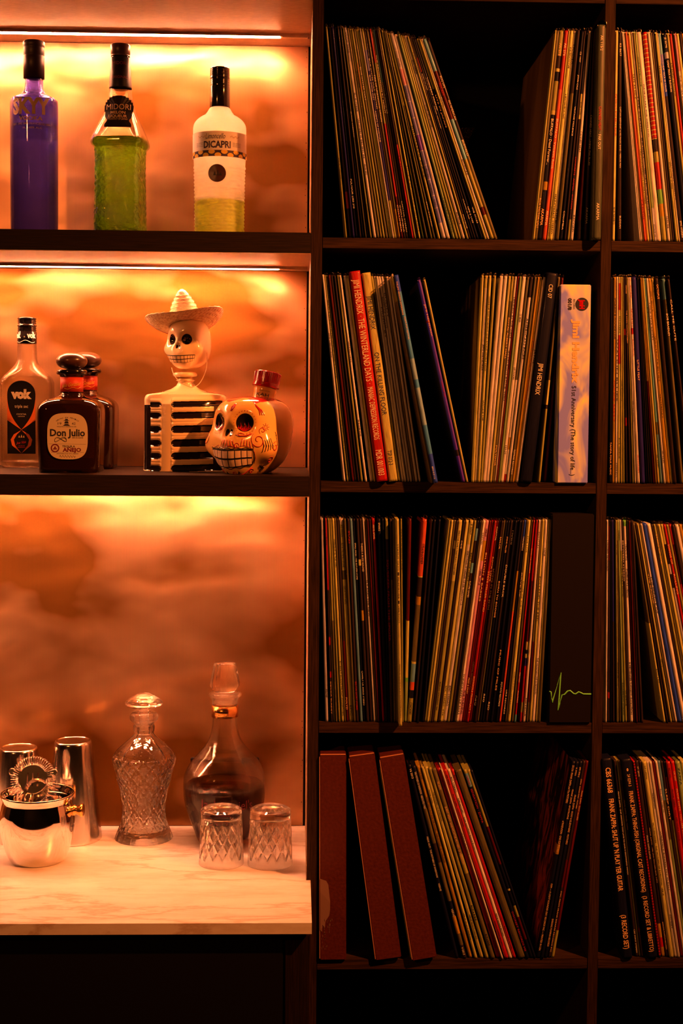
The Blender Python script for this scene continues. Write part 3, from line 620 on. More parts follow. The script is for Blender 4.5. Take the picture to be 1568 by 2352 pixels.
    for i in range(n_):
        a0, a1 = 2*PI*i/n_, 2*PI*(i+1)/n_; poly(bm, [(9.4*q*math.cos(a0), 9.4*q*math.sin(a0)), (9.4*q*math.cos(a1), 9.4*q*math.sin(a1)), (6.6*q*math.cos(a1), 6.6*q*math.sin(a1)), (6.6*q*math.cos(a0), 6.6*q*math.sin(a0))], fl(-27*q, zz(210), .00015))
    for dx, dy in ((0, 1.8), (-2, -1.6), (2, -1.6)): poly(bm, [((dx+2*math.cos(j*PI/4))*q, (dy+2*math.sin(j*PI/4))*q) for j in range(8)], fl(-27*q, zz(210), .0002))
    link('label_red_print', bm, 'dark_red_ink', lb)
    return t
tequila(165, .092, 'square brown tequila bottle with its cream label facing out', True)
tequila(198, .215, 'brown tequila bottle half hidden behind its twin, red neck label showing', False)
# ------------------------------------------------------------------ heads of the two ceramic bottles
def ang(a): return math.radians(a)
class Head:
    """a head as one surface around a centre: radius by direction, with sockets, cheeks, jaw as smooth dents and bumps"""
    def __init__(s, c, turn, lat, fr, bk, up, dn, pw=2.3, zmin=None, bumps=(), tilt=0.0):
        s.c = Vector(c); s.f = Vector((-math.sin(turn), -math.cos(turn), 0)); s.r = Vector((math.cos(turn), -math.sin(turn), 0)); s.u = Vector((0, 0, 1))
        s.d = (lat, fr, bk, up, dn); s.pw = pw; s.zmin = zmin; s.b = [(s.dirv(a, e), math.cos(ang(sg)), ang(sg), am) for a, e, sg, am in bumps]
    def dirv(s, az, el):
        a, e = ang(az), ang(el); return Vector((math.sin(a)*math.cos(e), math.cos(a)*math.cos(e), math.sin(e)))   # lateral, forward, up
    def rad(s, v):
        lat, fr, bk, up, dn = s.d; p = s.pw
        q = (abs(v.x)/lat)**p + (abs(v.y)/(fr if v.y > 0 else bk))**p + (abs(v.z)/(up if v.z > 0 else dn))**p
        r = q**(-1/p); k = 0.0
        for d, _, sg, am in s.b:
            a = math.acos(max(-1, min(1, d.dot(v)))); 
            if a < 3*sg: k += am*math.exp(-(a/sg)**2*1.2)
        return r*(1+k)
    def pt(s, az, el, off=0.0):
        v = s.dirv(az, el); return s.at(v, off)
    def at(s, v, off=0.0):
        r = s.rad(v)+off; z = v.z*r; p = s.c + s.r*(v.x*r) + s.f*(v.y*r) + s.u*z
        if s.zmin is not None and p.z < s.zmin:
            p.z = s.zmin
        return p
    def mesh(s, n=160, m=110, mi=None):
        bm = bmesh.new(); rows = []
        for j in range(m+1):
            el = -90+180*j/m
            if j in (0, m): rows.append([bm.verts.new(s.pt(0, el))]); continue
            rows.append([bm.verts.new(s.pt(360*i/n, el)) for i in range(n)])
        for j in range(m):
            for i in range(n):
                a, b = rows[j], rows[j+1]; i2 = (i+1) % n
                if len(a) == 1: f = bm.faces.new((a[0], b[i2], b[i]))
                elif len(b) == 1: f = bm.faces.new((a[i], a[i2], b[0]))
                else: f = bm.faces.new((a[i], a[i2], b[i2], b[i]))
                if mi: f.material_index = mi(360*(i+.5)/n if i < n/2 else 360*(i+.5)/n-360, -90+180*(j+.5)/m)
        bmesh.ops.recalc_face_normals(bm, faces=bm.faces)
        return bm
def disc(bm, hd, a0, e0, ra, re, off=.0003, n=48, rings=8):
    prev = [bm.verts.new(hd.pt(a0, e0, off))]
    for j in range(1, rings+1):
        ring = [bm.verts.new(hd.pt(a0+ra*j/rings*math.cos(2*PI*i/n), e0+re*j/rings*math.sin(2*PI*i/n), off)) for i in range(n)]
        for i in range(n):
            i2 = (i+1) % n; bm.faces.new((prev[0], ring[i], ring[i2]) if len(prev) == 1 else (prev[i], ring[i], ring[i2], prev[i2]))
        prev = ring
def ell(az, el, a0, e0, ra, re): return ((az-a0)/ra)**2+((el-e0)/re)**2 < 1
def teeth(hd, rows_, parent, gum, mt, off=.0008, nt=None):
    """rows_: list of (el fn of az, height); painted teeth, each its own small raised tile"""
    for (azs, top, bot) in rows_:
        for a0, a1 in zip(azs, azs[1:]):
            g = (a1-a0)*.07; bm = bmesh.new(); nu, nv = 3, 3; grid = []
            for i in range(nu+1):
                az = a0+g+(a1-a0-2*g)*i/nu; t_, b_ = top(az), bot(az); gg = (t_-b_)*.07
                grid.append([bm.verts.new(hd.pt(az, b_+gg+(t_-b_-2*gg)*j/nv, off+.0005*math.sin(PI*(i+.5)/(nu+1)))) for j in range(nv+1)])
            for i in range(nu):
                for j in range(nv): bm.faces.new((grid[i][j], grid[i+1][j], grid[i+1][j+1], grid[i][j+1]))
            link('tooth', bm, mt, parent, True)
def stroke(bm, hd, pts, r, off=.0002, mi=0, taper=True):
    P_ = [hd.pt(a, e, off) for a, e in pts]; n = len(P_)
    tube(bm, P_, r, 5, taper=[.35+.65*math.sin(PI*(i+.5)/n) for i in range(n)] if taper else None, mi=mi)
def spiral(a, e, r0, turns, ph=0, s=1, n=26, ky=1.0):
    return [(a+s*r0*(1-i/n*.85)*math.cos(ph+turns*2*PI*i/n), e+ky*r0*(1-i/n*.85)*math.sin(ph+turns*2*PI*i/n)) for i in range(n+1)]

# --- skeleton bust bottle with a straw hat
zt = ZL2T; Y = .165; k = sc_at(Y)
A = lambda x, y, Y_=Y: atY(x, y, Y_)
o0 = A(427, 1000); sk = thing('skeleton_bottle', 'cream ceramic skeleton bust bottle with black gaps between its ribs', 'bottle', (o0.x, Y, zt))
L = lambda x, y, Y_=Y: atY(x, y, Y_)-Vector((o0.x, Y, zt))
TURN = ang(24)
# torso: rounded box with dark recesses between the ribs
def torso():
    xc = L(428, 1000).x; W_ = 92*k; DP = 56*k; z0 = .0002; zt_ = L(428, 906).z
    def Zy(y): return L(428, y).z
    slots = [(927, 6.2), (951, 7.2), (981, 7.8), (1011, 7.8), (1039, 7.6), (1066, 7.2)]
    n, m = 400, 290; bm = bmesh.new(); rows = []
    def half(z):      # half width incl. shoulder rounding
        y = (zt_-z)/k
        if y < 14: return W_*(0.93+.09*math.sqrt(max(0, 1-((14-y)/14)**2)))
        return W_*(1.02+.02*max(0, (y-120)/60))
    cfn = []
    for j in range(m+1):
        z = z0+(zt_-z0)*j/m; ring = []; info = []
        hw = half(z)
        for i in range(n):
            th = 2*PI*i/n; c_, s_ = math.cos(th), math.sin(th); p = 5.0
            q = (abs(c_)**p+abs(s_)**p)**(-1/p); x = hw*q*c_; y = DP*q*s_
            dark = 0
            if s_ < 0.15:
                # chest bulges forward
                bul = math.exp(-((x)/(W_*.62))**4)*DP*.30*min(1, (zt_-z)/(22*k)); y -= bul
                u = x/k+TURN*0; yy = 1074-(z-z0)/((zt_-z0)/168.0)
                sx = -40                                  # breastbone, turned to the side
                ub = u-sx
                edge = abs(u) > 72+ (6 if yy > 1000 else 0)
                gap = (-92 < u < -76 or 66 < u < 82) and 926 < yy < 1072
                # tapering of the gap at the top
                if (-92 < u < -76 or 66 < u < 82) and yy <= 930: gap = False
                d_ = 9.
                for yc, hh in slots:
                    tiltv = -.05*(u-20)*(.6 if u > sx else -.4)
                    if u > sx+12 and u < 84: e = max(abs(yy-yc-tiltv)/hh, 0); e2 = (sx+12+hh-u)/hh if u < sx+12+hh else 0; d_ = min(d_, math.hypot(e, max(0, e2)))
                    if u < sx-12 and u > -76: e = abs(yy-yc-2)/(hh*.9); e2 = (u-(sx-12-hh))/hh if u > sx-12-hh else 0; d_ = min(d_, math.hypot(e, max(0, e2)))
                if yy < 925 and not (d_ < 1): pass
                if gap or (d_ < 1 and yy > 917):
                    dark = 1; y += 3.2*k*min(1, (1.0-d_)*2.5 if not gap else 1)
                else:
                    y -= 1.6*k*max(0, 1-abs((abs(d_)-1.6)))
            ring.append(bm.verts.new((xc+x, y, z))); info.append(dark)
        rows.append(ring); cfn.append(info)
    for j in range(m):
        for i in range(n):
            i2 = (i+1) % n; f = bm.faces.new((rows[j][i], rows[j][i2], rows[j+1][i2], rows[j+1][i])); f.material_index = 1 if cfn[j][i]+cfn[j][i2]+cfn[j+1][i]+cfn[j+1][i2] >= 2 else 0
    bm.faces.new(rows[0][::-1])
    # shoulders rise to the neck
    ring = rows[-1]
    neck = [(.60, 5, 2.6), (.36, 12, 2.2), (.23, 20, 2), (.185, 28, 2), (.20, 30, 2), (.24, 32, 2), (.19, 34, 2), (.17, 37, 2), (.165, 50, 2), (.10, 50.5, 2)]
    prev = ring
    for fx, dy, p in neck:
        nr = []
        for i in range(n):
            th = 2*PI*i/n; c_, s_ = math.cos(th), math.sin(th); q = (abs(c_)**p+abs(s_)**p)**(-1/p)
            ry = max(fx*W_ if fx < .3 else DP*(.45+.55*fx), 0)
            nr.append(bm.verts.new((xc+fx*W_*1.02*q*c_-(2*k), (ry if fx >= .3 else fx*W_*1.02)*q*s_, zt_+dy*k)))
        for i in range(n): i2 = (i+1) % n; bm.faces.new((prev[i], prev[i2], nr[i2], nr[i]))
        prev = nr
    bm.faces.new(prev)
    bmesh.ops.recalc_face_normals(bm, faces=bm.faces)
    return bm
link('torso', torso(), ['ceramic_cream', 'ceramic_black'], sk, True)
# cork of the neck, then the head as the stopper
nk = L(425, 858)
o_ = link('neck_disc', lathe([(0, 5*k), (22*k, 5*k), (27.5*k, 2*k), (28.5*k, -1.5*k), (26*k, -5*k), (0, -6*k)], 48), 'ceramic_cream', sk, True); o_.location = (nk.x, 0, nk.z-2*k)
boxo('cork', nk.x-12*k, nk.x+12*k, -12*k, 12*k, nk.z-14*k, nk.z-6*k, 'dark_wood', sk, 3*k)
hc = L(434, 790)
hd = Head((hc.x, 0, hc.z), ang(26), 45*k, 50*k, 54*k, 62*k, 56*k, 2.5, None,
    [(-24, 9, 15, -.26), (24, 9, 15, -.26), (0, -9, 9, -.13), (0, 4, 9, .06), (-58, -14, 17, .17), (58, -14, 17, .15), (-62, -50, 18, -.10), (62, -50, 18, -.10), (0, -33, 26, .13), (0, 35, 30, .02), (0, -60, 24, .06), (-32, -52, 18, .06), (32, -52, 18, .06)])
hm = link('head_stopper', hd.mesh(200, 140), 'ceramic_cream', sk, True)
for nm, a0, e0, ra, re in (('eye_socket', -24, 10, 13.5, 14), ('eye_socket', 24, 10, 14.5, 14), ('nostril', -3.6, -9.5, 3, 4.4), ('nostril', 3.6, -9.5, 3, 4.4)):
    bm = bmesh.new(); disc(bm, hd, a0, e0, ra, re); link(nm, bm, 'ceramic_black', hm, True)
bm = bmesh.new(); patch(bm, lambda u, v: hd.pt(u, v, .0004), -46, 46, -42.5, -27, 30, 8); link('mouth_lining', bm, 'black_ink', hm, True)
azs = [-45, -38, -31, -22, -12, -1, 9, 18, 26, 33, 39, 45]
teeth(hd, [(azs, lambda a: -27.8, lambda a: -34.6), (azs, lambda a: -35.2, lambda a: -41.8)], hm, None, 'ceramic_cream')
# hat: woven straw sombrero tipped back, with a chin cord
ht = thing('straw_hat', 'miniature straw sombrero worn tipped back by the skeleton bottle', 'hat', (0, 0, 0))
hb = atY(426, 748, Y+.004)
ht.location = hb; ht.rotation_euler = (ang(-15), ang(-7.5), 0)
rows = []
random.seed(5)
cr = [(37.5, -2), (37, 4), (36.2, 6), (36.6, 13), (34.3, 15), (34.6, 25), (32, 27), (32, 36), (29.2, 38), (29, 46), (25.5, 48), (25, 56), (21, 58), (20, 66), (16, 68), (14.5, 75), (9, 83), (4, 87), (0, 88)]
link('crown', lathe([(r*k, z*k) for r, z in cr], 64, lambda th, z, r: r*(1+.012*math.sin(th*31+z*4000))), 'straw', ht, True)
for z, r in ((14, 36.9), (26, 34.8), (37, 32.3), (47, 29.2), (57, 25.3), (67, 20.3)):
    bm = bmesh.new(); tube(bm, [((r+.2)*k*math.cos(a_), (r+.2)*k*math.sin(a_), (z-.3+.5*math.sin(7*a_))*k) for a_ in [2*PI*j/60 for j in range(60)]], .00045, 5, True); link('seam', bm, 'straw_seam', ht)
def brim(r, th):
    t = (r-36)/(88-36); s = math.cos(th)**2
    z = 3*t + (20*t**3 if t > 0 else 0)*(.12+1.05*s) ; return z*k
bm = bmesh.new(); g = []
for side in (0, 1):
    gg = []
    for i in range(15):
        r = 34+(88-34)*i/14
        gg.append([bm.verts.new((r*k*math.cos(th)*(1+.004*math.sin(40*th)), r*k*.98*math.sin(th), brim(r, th)-(1.4*k if side else 0)+.3*k*math.sin(i*2.2))) for th in [2*PI*j/96 for j in range(96)]])
    g.append(gg)
    for i in range(14):
        for j in range(96): j2 = (j+1) % 96; q = (gg[i][j], gg[i+1][j], gg[i+1][j2], gg[i][j2]); bm.faces.new(q if not side else q[::-1])
for ix in (0, 14):
    for j in range(96): j2 = (j+1) % 96; bm.faces.new((g[0][ix][j], g[0][ix][j2], g[1][ix][j2], g[1][ix][j]))
bmesh.ops.recalc_face_normals(bm, faces=bm.faces); link('brim', bm, 'straw', ht, True)
bm = bmesh.new(); tube(bm, [(88*k*math.cos(th), 86.5*k*math.sin(th), brim(88, th)+.6*k*math.sin(30*th)) for th in [2*PI*j/96 for j in range(96)]], .0011, 6, True); link('brim_edge', bm, 'straw', ht)
bm = bmesh.new()
for rr_, ph in ((60, 0), (72, .5), (82, .2)):
    for j in range(46):
        th = 2*PI*(j+ph)/46; a0 = Vector((rr_*k*math.cos(th), rr_*k*.98*math.sin(th), brim(rr_, th)-1.7*k)); th2 = th+.05; r2 = rr_+6; tube(bm, [a0, Vector((r2*k*math.cos(th2), r2*k*.98*math.sin(th2), brim(r2, th2)-1.7*k))], .00022, 4)
link('stitching', bm, 'red_plastic', ht, kind='stuff')
# chin cord hangs from the hat past the cheek and under the chin
inv = ht.matrix_basis.inverted() if False else None
cpt = [(467, 757, .0), (473, 790, -.012), (475, 825, -.02), (472, 852, -.03), (460, 878, -.04), (445, 889, -.045), (430, 886, -.05), (412, 876, -.05), (399, 860, -.045), (394, 845, -.03)]
bm = bmesh.new(); P3 = [atY(x, y, Y+.006+d_)-Vector(hb) for x, y, d_ in cpt]
sm = []
for i in range(len(P3)-1):
    p0, p1, p2, p3 = P3[max(0, i-1)], P3[i], P3[i+1], P3[min(len(P3)-1, i+2)]
    for s_ in range(6): t_ = s_/6; sm.append(.5*((2*p1)+(p2-p0)*t_+(2*p0-5*p1+4*p2-p3)*t_*t_+(3*p1-p0-3*p2+p3)*t_**3))
sm.append(P3[-1]); R_ = ht.rotation_euler.to_matrix().inverted()
tube(bm, [R_ @ p for p in sm], .0006, 5); link('chin_cord', bm, 'cord', ht)

# --- painted skull bottle
Y2 = .088; k = sc_at(Y2); o1 = atY(588, 1000, Y2); sb = thing('skull_bottle', 'orange glazed skull bottle painted with red swirls, red screw cap', 'bottle', (o1.x, Y2, zt))
L2 = lambda x, y: atY(x, y, Y2)-Vector((o1.x, Y2, zt))
hc = L2(582, 984)
TURN2 = ang(38)
hs = Head((hc.x, 0, hc.z), TURN2, 83*k, 86*k, 84*k, 73*k, 112*k, 2.8, .0002,
    [(-26, 9, 15, -.17), (26, 9, 15, -.17), (0, -4, 9, -.08), (0, 12, 9, .03), (-60, -20, 18, .24), (62, -24, 18, .17), (-50, -52, 18, -.04), (54, -52, 17, -.05), (0, -34, 24, .16), (0, -58, 22, .10), (150, -50, 40, -.08), (-150, -50, 40, -.08), (0, 40, 30, .03), (0, -16, 9, .03)])
def sock2(az, el):
    if el > 47 + 5*math.sin(ang(az*5)) and abs(az) < 150: return 2
    if el > 38 and 30 < az < 60 and (el-38) > abs(az-45)*.5: return 2
    return 0
sm_ = link('skull_body', hs.mesh(320, 210, sock2), ['ceramic_orange', 'ceramic_black', 'ceramic_red'], sb, True)
for nm, a0, e0, ra, re in (('eye_socket', -26, 9.5, 13.5, 13.5), ('eye_socket', 26, 9.5, 14, 13.5), ('nostril', -3.8, -5.5, 3.2, 5.2), ('nostril', 3.8, -5.5, 3.2, 5.2)):
    bm = bmesh.new(); disc(bm, hs, a0, e0, ra, re); link(nm, bm, 'ceramic_black', sm_, True)
for s_ in (-1, 1):
    bm = bmesh.new(); c_ = 26*s_
    for i in range(7):
        a0 = c_-10.5+i*3.2; h_ = (5, 11, 7, 13, 8, 12, 5)[i]; ps = [(a0-1.5, -1.5), (a0+.4, -1.5+h_*.5), (a0-.3, -1.5+h_), (a0+1.6, -1.5+h_*.45), (a0+2.2, -1.5)]
        vs = [bm.verts.new(hs.pt(a, e+ (abs((a-c_)/12)**2)*3, .0006)) for a, e in ps]; bm.faces.new(vs)
    patch(bm, lambda u, v: hs.pt(u, v, .0005), c_-12, c_+12, -3.4, -.5, 14, 3, 0, lambda u, v: ell(u, v, c_, 9.5, 12.7, 12.9))
    link('eye_flames', bm, 'ceramic_red', sm_, True)
bm = bmesh.new()
for s_ in (-1, 1):
    for i in range(24):
        a_ = 2*PI*i/24; p = (26*s_+17.2*math.cos(a_), 9.5+17*math.sin(a_)); r = .0009*(1.25-.35*math.cos(a_*2)); v = [hs.pt(p[0]+r*500*math.cos(q), p[1]+r*500*math.sin(q), .00035) for q in [2*PI*j/7 for j in range(7)]]
        bm.faces.new([bm.verts.new(x) for x in v])
for sgn, pts in [(1, spiral(46, -14, 10, 1.4, 2.2)), (1, spiral(52, -2, 5, -1.2, 4)), (1, spiral(70, -22, 6, 1.3, 1)), (1, spiral(66, -40, 6, -1.3, 2)), (1, spiral(36, -54, 4.5, 1.2, 0)), (1, spiral(8, -51, 3.6, -1.3, 1)), (1, spiral(-18, -50, 3.4, 1.3, 2)), (1, spiral(16, -22, 4, 1.2, 0)), (1, spiral(-50, -12, 8, 1.3, 2)), (1, spiral(-60, -40, 7, -1.3, 1))]:
    stroke(bm, hs, pts, .00075)
for i in range(6): stroke(bm, hs, [(-8+i*3.4, -15), (-9.5+i*4.2, -19), (-11+i*4.8, -23)], .0007)
for i in range(5): stroke(bm, hs, [(24+i*3.6, -13-i), (23+i*4, -18-i*.6), (22+i*4.6, -22-i*.4)], .0006)
for i in range(8):
    a_ = 2*PI*i/8; stroke(bm, hs, [(57+1.5*math.cos(a_), 3+1.5*math.sin(a_)), (57+5.5*math.cos(a_), 3+5.5*math.sin(a_))], .0006)
stroke(bm, hs, [(-36+72*i/24, -22.5+1.0*math.cos(i*.9)) for i in range(25)]+[(41, -28), (43, -35), (41, -43)], .0006)
stroke(bm, hs, [(14, -54), (22, -55), (30, -52), (38, -48)], .0009); stroke(bm, hs, [(26, 0-7), (20, -6), (16, -8)], .0009); stroke(bm, hs, [(14, -8), (20, -10), (30, -9.5), (38, -6)], .0012)
for dx in (0, 2.5, -2.5): stroke(bm, hs, [(6+dx*.5, 38), (4+dx, 32), (2+dx*.4, 26)], .0011)
for dx in (0, 2, 4): stroke(bm, hs, [(40, 40), (44+dx*.3, 32), (48+dx, 26), (49+dx*1.6, 19)], .0011)
link('red_painting', bm, 'ceramic_red', sm_, kind=None)
bm = bmesh.new()
for i in range(5): stroke(bm, hs, [(52+i*2.6, -14+i*.6), (53+i*3, -20), (51+i*3.4, -27+i)], .0009)
for i in range(9): a_ = -1.2+i*.35; stroke(bm, hs, [(52+3*math.cos(a_), -54+2*math.sin(a_)), (52+10*math.cos(a_), -54+7*math.sin(a_))], .0009)
for i in range(4): stroke(bm, hs, [(73+i*.6, -4-4*i), (75, -10-4*i)], .0007)
for a0 in (-6, 16):
    for dx in (-2.5, 0, 2.5): stroke(bm, hs, [(a0, -49.5), (a0+dx, -53.5)], .0008)
stroke(bm, hs, [(-37+76*i/30, -24.4+.7*math.cos(i*1.2)) for i in range(31)]+[(41, -30), (41, -38), (38, -44)]+[(36-72*i/26, -45.2-.7*math.cos(i*1.1)) for i in range(27)], .0007, taper=False)
link('black_painting', bm, 'ceramic_black', sm_)
bm = bmesh.new(); patch(bm, lambda u, v: hs.pt(u, v, .0005), -36, 38, -44.2, -25.2, 36, 10); link('mouth_lining', bm, 'black_ink', sm_, True)
azs = [-35, -27, -18, -7, 4, 14, 23, 31, 38]
teeth(hs, [(azs, lambda a: -26.2, lambda a: -34.6), (azs, lambda a: -35.2, lambda a: -43.2)], sm_, None, 'tooth', .0010)
# neck and cap, leaning back a little
nb = L2(604, 918); q = bpy.data.objects.new('neck_and_cap', None)
nr = [(28*k, -14*k), (26.5*k, 0), (25.5*k, 14*k), (27*k, 20*k), (26*k, 26*k), (25*k, 30*k), (0, 30*k)]
no_ = link('neck', lathe([(0, -14*k)]+nr, 56), 'ceramic_orange', sb, True); no_.location = (nb.x, .012, nb.z); no_.rotation_euler = (ang(-6), ang(10), 0)
cpz = [(0, 28*k), (30.5*k, 28*k), (31.5*k, 31*k), (31*k, 37*k), (30.3*k, 38*k), (30.3*k, 62*k), (28.5*k, 64.5*k), (25*k, 65.2*k), (24*k, 64.2*k), (0, 64.2*k)]
co = link('screw_cap', lathe(cpz, 180, lambda th, z, r: r*(1+(.022 if (38*k < z < 62.3*k and r > 30*k and math.sin(th*60) > 0) else 0))), 'red_plastic', sb, False); co.location = no_.location; co.rotation_euler = no_.rotation_euler
bm = bmesh.new(); letters(bm, 'KAH', lambda u, v: Vector(((27*k)*math.sin(u/(27*k)-.12), -(27*k)*math.cos(u/(27*k)-.12), 9*k+v)), 30*k, 7.5*k); letters(bm, 'HAND CRAFTED', lambda u, v: Vector(((27.6*k)*math.sin(u/(27*k)), -(27.6*k)*math.cos(u/(27*k)), 18*k+v)), 26*k, 1.8*k); letters(bm, 'TEQUILA', lambda u, v: Vector(((27.6*k)*math.sin(u/(27*k)), -(27.6*k)*math.cos(u/(27*k)), 1*k+v)), 22*k, 1.8*k)
lt = link('neck_lettering', bm, 'black_ink', sb); lt.location = no_.location; lt.rotation_euler = no_.rotation_euler

# ------------------------------------------------------------------ things on the marble counter
def foot(cx, yfront, hw):
    """depth of the axis of something round whose nearest foot point shows at yfront"""
    p = atZ(cx, yfront, ZC); return p.y + hw*sc_at(p.y)*1.0
def ctr(rows, cx, Y): r = rel(prof(cx, Y, rows), ZC); r[-1] = (r[-1][0], .0002)+tuple(r[-1][2:]); return r
# cut crystal decanter
cx = 330.5; Y = foot(cx, 1944, 68)
t = thing('crystal_decanter', 'empty cut crystal decanter with a flat mushroom stopper', 'decanter', (axis(cx, 1800, Y).x, Y, ZC), rz=.1)
P = ctr([(1636, 27), (1640, 31), (1645, 32.8), (1652, 32), (1659, 26), (1662, 23), (1668, 24.5), (1678, 23.8), (1683, 22.5), (1690, 27), (1700, 38), (1712, 53), (1724, 65), (1736, 72), (1746, 73.2), (1765, 69), (1790, 62), (1820, 54.5), (1850, 50.5), (1872, 50.5), (1890, 54.5), (1905, 60.5), (1918, 66), (1928, 68.5), (1931, 67)], cx, Y)
k = sc_at(Y); Z = lambda y: atY(cx, y, Y).z-ZC
zA, zB, zS0 = Z(1733), Z(1903), Z(1692)
def cut(th, z, r):
    if z >= zA:
        if z < zS0:          # eight flat panels on the shoulder
            q = ((th*8/(2*PI)) % 1)-.5; a_ = q*2*PI/8; return r*(math.cos(PI/8)/math.cos(a_)*.65+.35*1.0)
        if z < Z(1664): q = ((th*8/(2*PI)) % 1)-.5; return r*(math.cos(PI/8)/math.cos(q*2*PI/8))
        return r
    if z <= zB:
        return r*(1-.012*(1-abs(math.cos(th*10))))
    h = (z-zB)/(zA-zB)*9; u = th*12/(2*PI)
    a_ = abs(((u+h*.5) % 1)-.5)*2; b_ = abs(((u-h*.5) % 1)-.5)*2      # distance from the two sets of grooves
    g = min(1, a_*2.6, b_*2.6)
    return r*(1-.042*(1-g))
def densify(P, step): 
    out = []
    for p, q in zip(P, P[1:]):
        n_ = max(1, int(abs(p[1]-q[1])/step)); out += [tuple(p[j]+(q[j]-p[j])*i/n_ for j in range(len(p))) for i in range(n_)]
    return out+[P[-1]]
def at_z(P, z):
    for p, q in zip(P, P[1:]):
        if p[1] >= z >= q[1] and p[1] > q[1]: f = (p[1]-z)/(p[1]-q[1]); return tuple(p[j]+(q[j]-p[j])*f for j in range(len(p)))
    return P[-1]
def lattice(P, zA, zB, rows_): return [r for r in P if r[1] > zA+1e-5]+[at_z(P, zA+(zB-zA)*i/rows_) for i in range(rows_+1)]+[r for r in P if r[1] < zB-1e-5]
ro = lattice(densify(fine(P, 3), .0012), zA, zB, 108); inner = [(max(.004, r[0]-.0045-(0.003 if r[1] > Z(1684) else 0)),)+tuple(r[1:]) for r in fine(P, 3) if r[1] > .016]
link('cut_body', lathe([(0, .0015), (12*k, .0002)] + ro[::-1] + inner + [(0, .016)], 288, cut), 'crystal', t, False)
sr = [(0, Z(1590.5)), (9*k, Z(1592)), (22*k, Z(1597)), (34*k, Z(1603.5)), (41*k, Z(1609)), (43.7*k, Z(1613)), (43*k, Z(1617)), (34*k, Z(1622)), (20*k, Z(1626)), (13*k, Z(1629)), (11*k, Z(1632)), (12*k, Z(1640)), (11.5*k, Z(1662)), (10*k, Z(1676)), (0, Z(1677))]
def starcut(th, z, r): return r*(1-.05*(1-abs(math.cos(th*6)))) if z > Z(1611) else (r*(math.cos(PI/8)/math.cos((((th*8/(2*PI)) % 1)-.5)*2*PI/8)) if z < Z(1630) else r)
link('stopper', lathe([r if i in (0, 14) else r for i, r in enumerate(sr)], 96, starcut), 'crystal', t, False)

# whisky decanter
cx = 515.5; Y = min(.205, foot(cx, 1937, 60))
t = thing('whisky_decanter', 'wide round-bellied decanter of dark whisky with a gold neck band', 'decanter', (axis(cx, 1800, Y).x, Y, ZC), rz=.15)
P = ctr([(1589, 34), (1592, 38), (1596, 38.8), (1600, 35), (1605, 31), (1612, 30), (1618, 29.5), (1645, 27.6), (1658, 27.8), (1672, 29.6), (1690, 34), (1705, 41), (1722, 54), (1738, 69), (1752, 79.5), (1766, 88), (1780, 93.5), (1797, 95.3), (1820, 95), (1840, 92.5), (1862, 86.5), (1885, 78), (1905, 70), (1920, 64.5), (1926, 60)], cx, Y)
k = sc_at(Y); Z = lambda y: atY(cx, y, Y).z-ZC
def flute(th, z, r):
    if z > Z(1645) or z < Z(1772):
        if z > Z(1645) or z > Z(1772): return r
        if z > Z(1830): return r
        q = abs(((th*6/(2*PI)) % 1)-.5)*2; m_ = min(1, (Z(1830)-z)/(30*k)); return r*(1-.05*m_*max(0, 1-q*1.6))
    m_ = min(1, (z-Z(1772))/(18*k)); q = abs(((th*6/(2*PI)) % 1)-.5)*2
    return r*(1+.055*m_*(q*q-.5))
ro = densify(fine(P, 3), .004); inner = [(max(.004, r[0]-.0035),)+tuple(r[1:]) for r in fine(P, 3) if r[1] > .007]
link('glass_body', lathe([(0, .0002)] + ro[::-1] + inner + [(0, .007)], 144, flute), 'smoked_glass', t, True)
link('whisky', liquid(P, .0035, Z(1801), 96, None, .007), 'whisky', t, True)
link('neck_band', lathe([(28*k, Z(1619)), (31*k, Z(1619)), (31*k, Z(1645)), (27*k, Z(1645))], 56), 'brass', t, True)
bm = bmesh.new(); letters(bm, 'JOHN JAMES &', cyl(31*k, 6*k, Z(1627), .0002), 38*k, 4*k); letters(bm, 'BOTTLING BLD', cyl(31*k, 3*k, Z(1637), .0002), 44*k, 4*k); link('band_lettering', bm, 'gold', t); t.children[-1]
st = [(0, Z(1521.5)), (24*k, Z(1522)), (26.5*k, Z(1525)), (27*k, Z(1531)), (31*k, Z(1548)), (35*k, Z(1568)), (34*k, Z(1576)), (28*k, Z(1583)), (24*k, Z(1586)), (24*k, Z(1591)), (22*k, Z(1603)), (21*k, Z(1616)), (0, Z(1617))]
def fac(th, z, r): return r*(math.cos(PI/8)/math.cos((((th*8/(2*PI)) % 1)-.5)*2*PI/8)) if z > Z(1580) and z < Z(1524) else r
link('stopper', lathe([st[0]]+densify(st[1:-1], .004)+[st[-1]], 96, fac), 'crystal', t, True)
bm = bmesh.new(); letters(bm, "Jack", cyl(95.6*k, -44*k, Z(1822), .0006), 46*k, 20*k); letters(bm, "Daniel's", cyl(95.6*k, 20*k, Z(1826), .0006), 76*k, 20*k); link('embossed_lettering', bm, 'dark_red_ink', t)

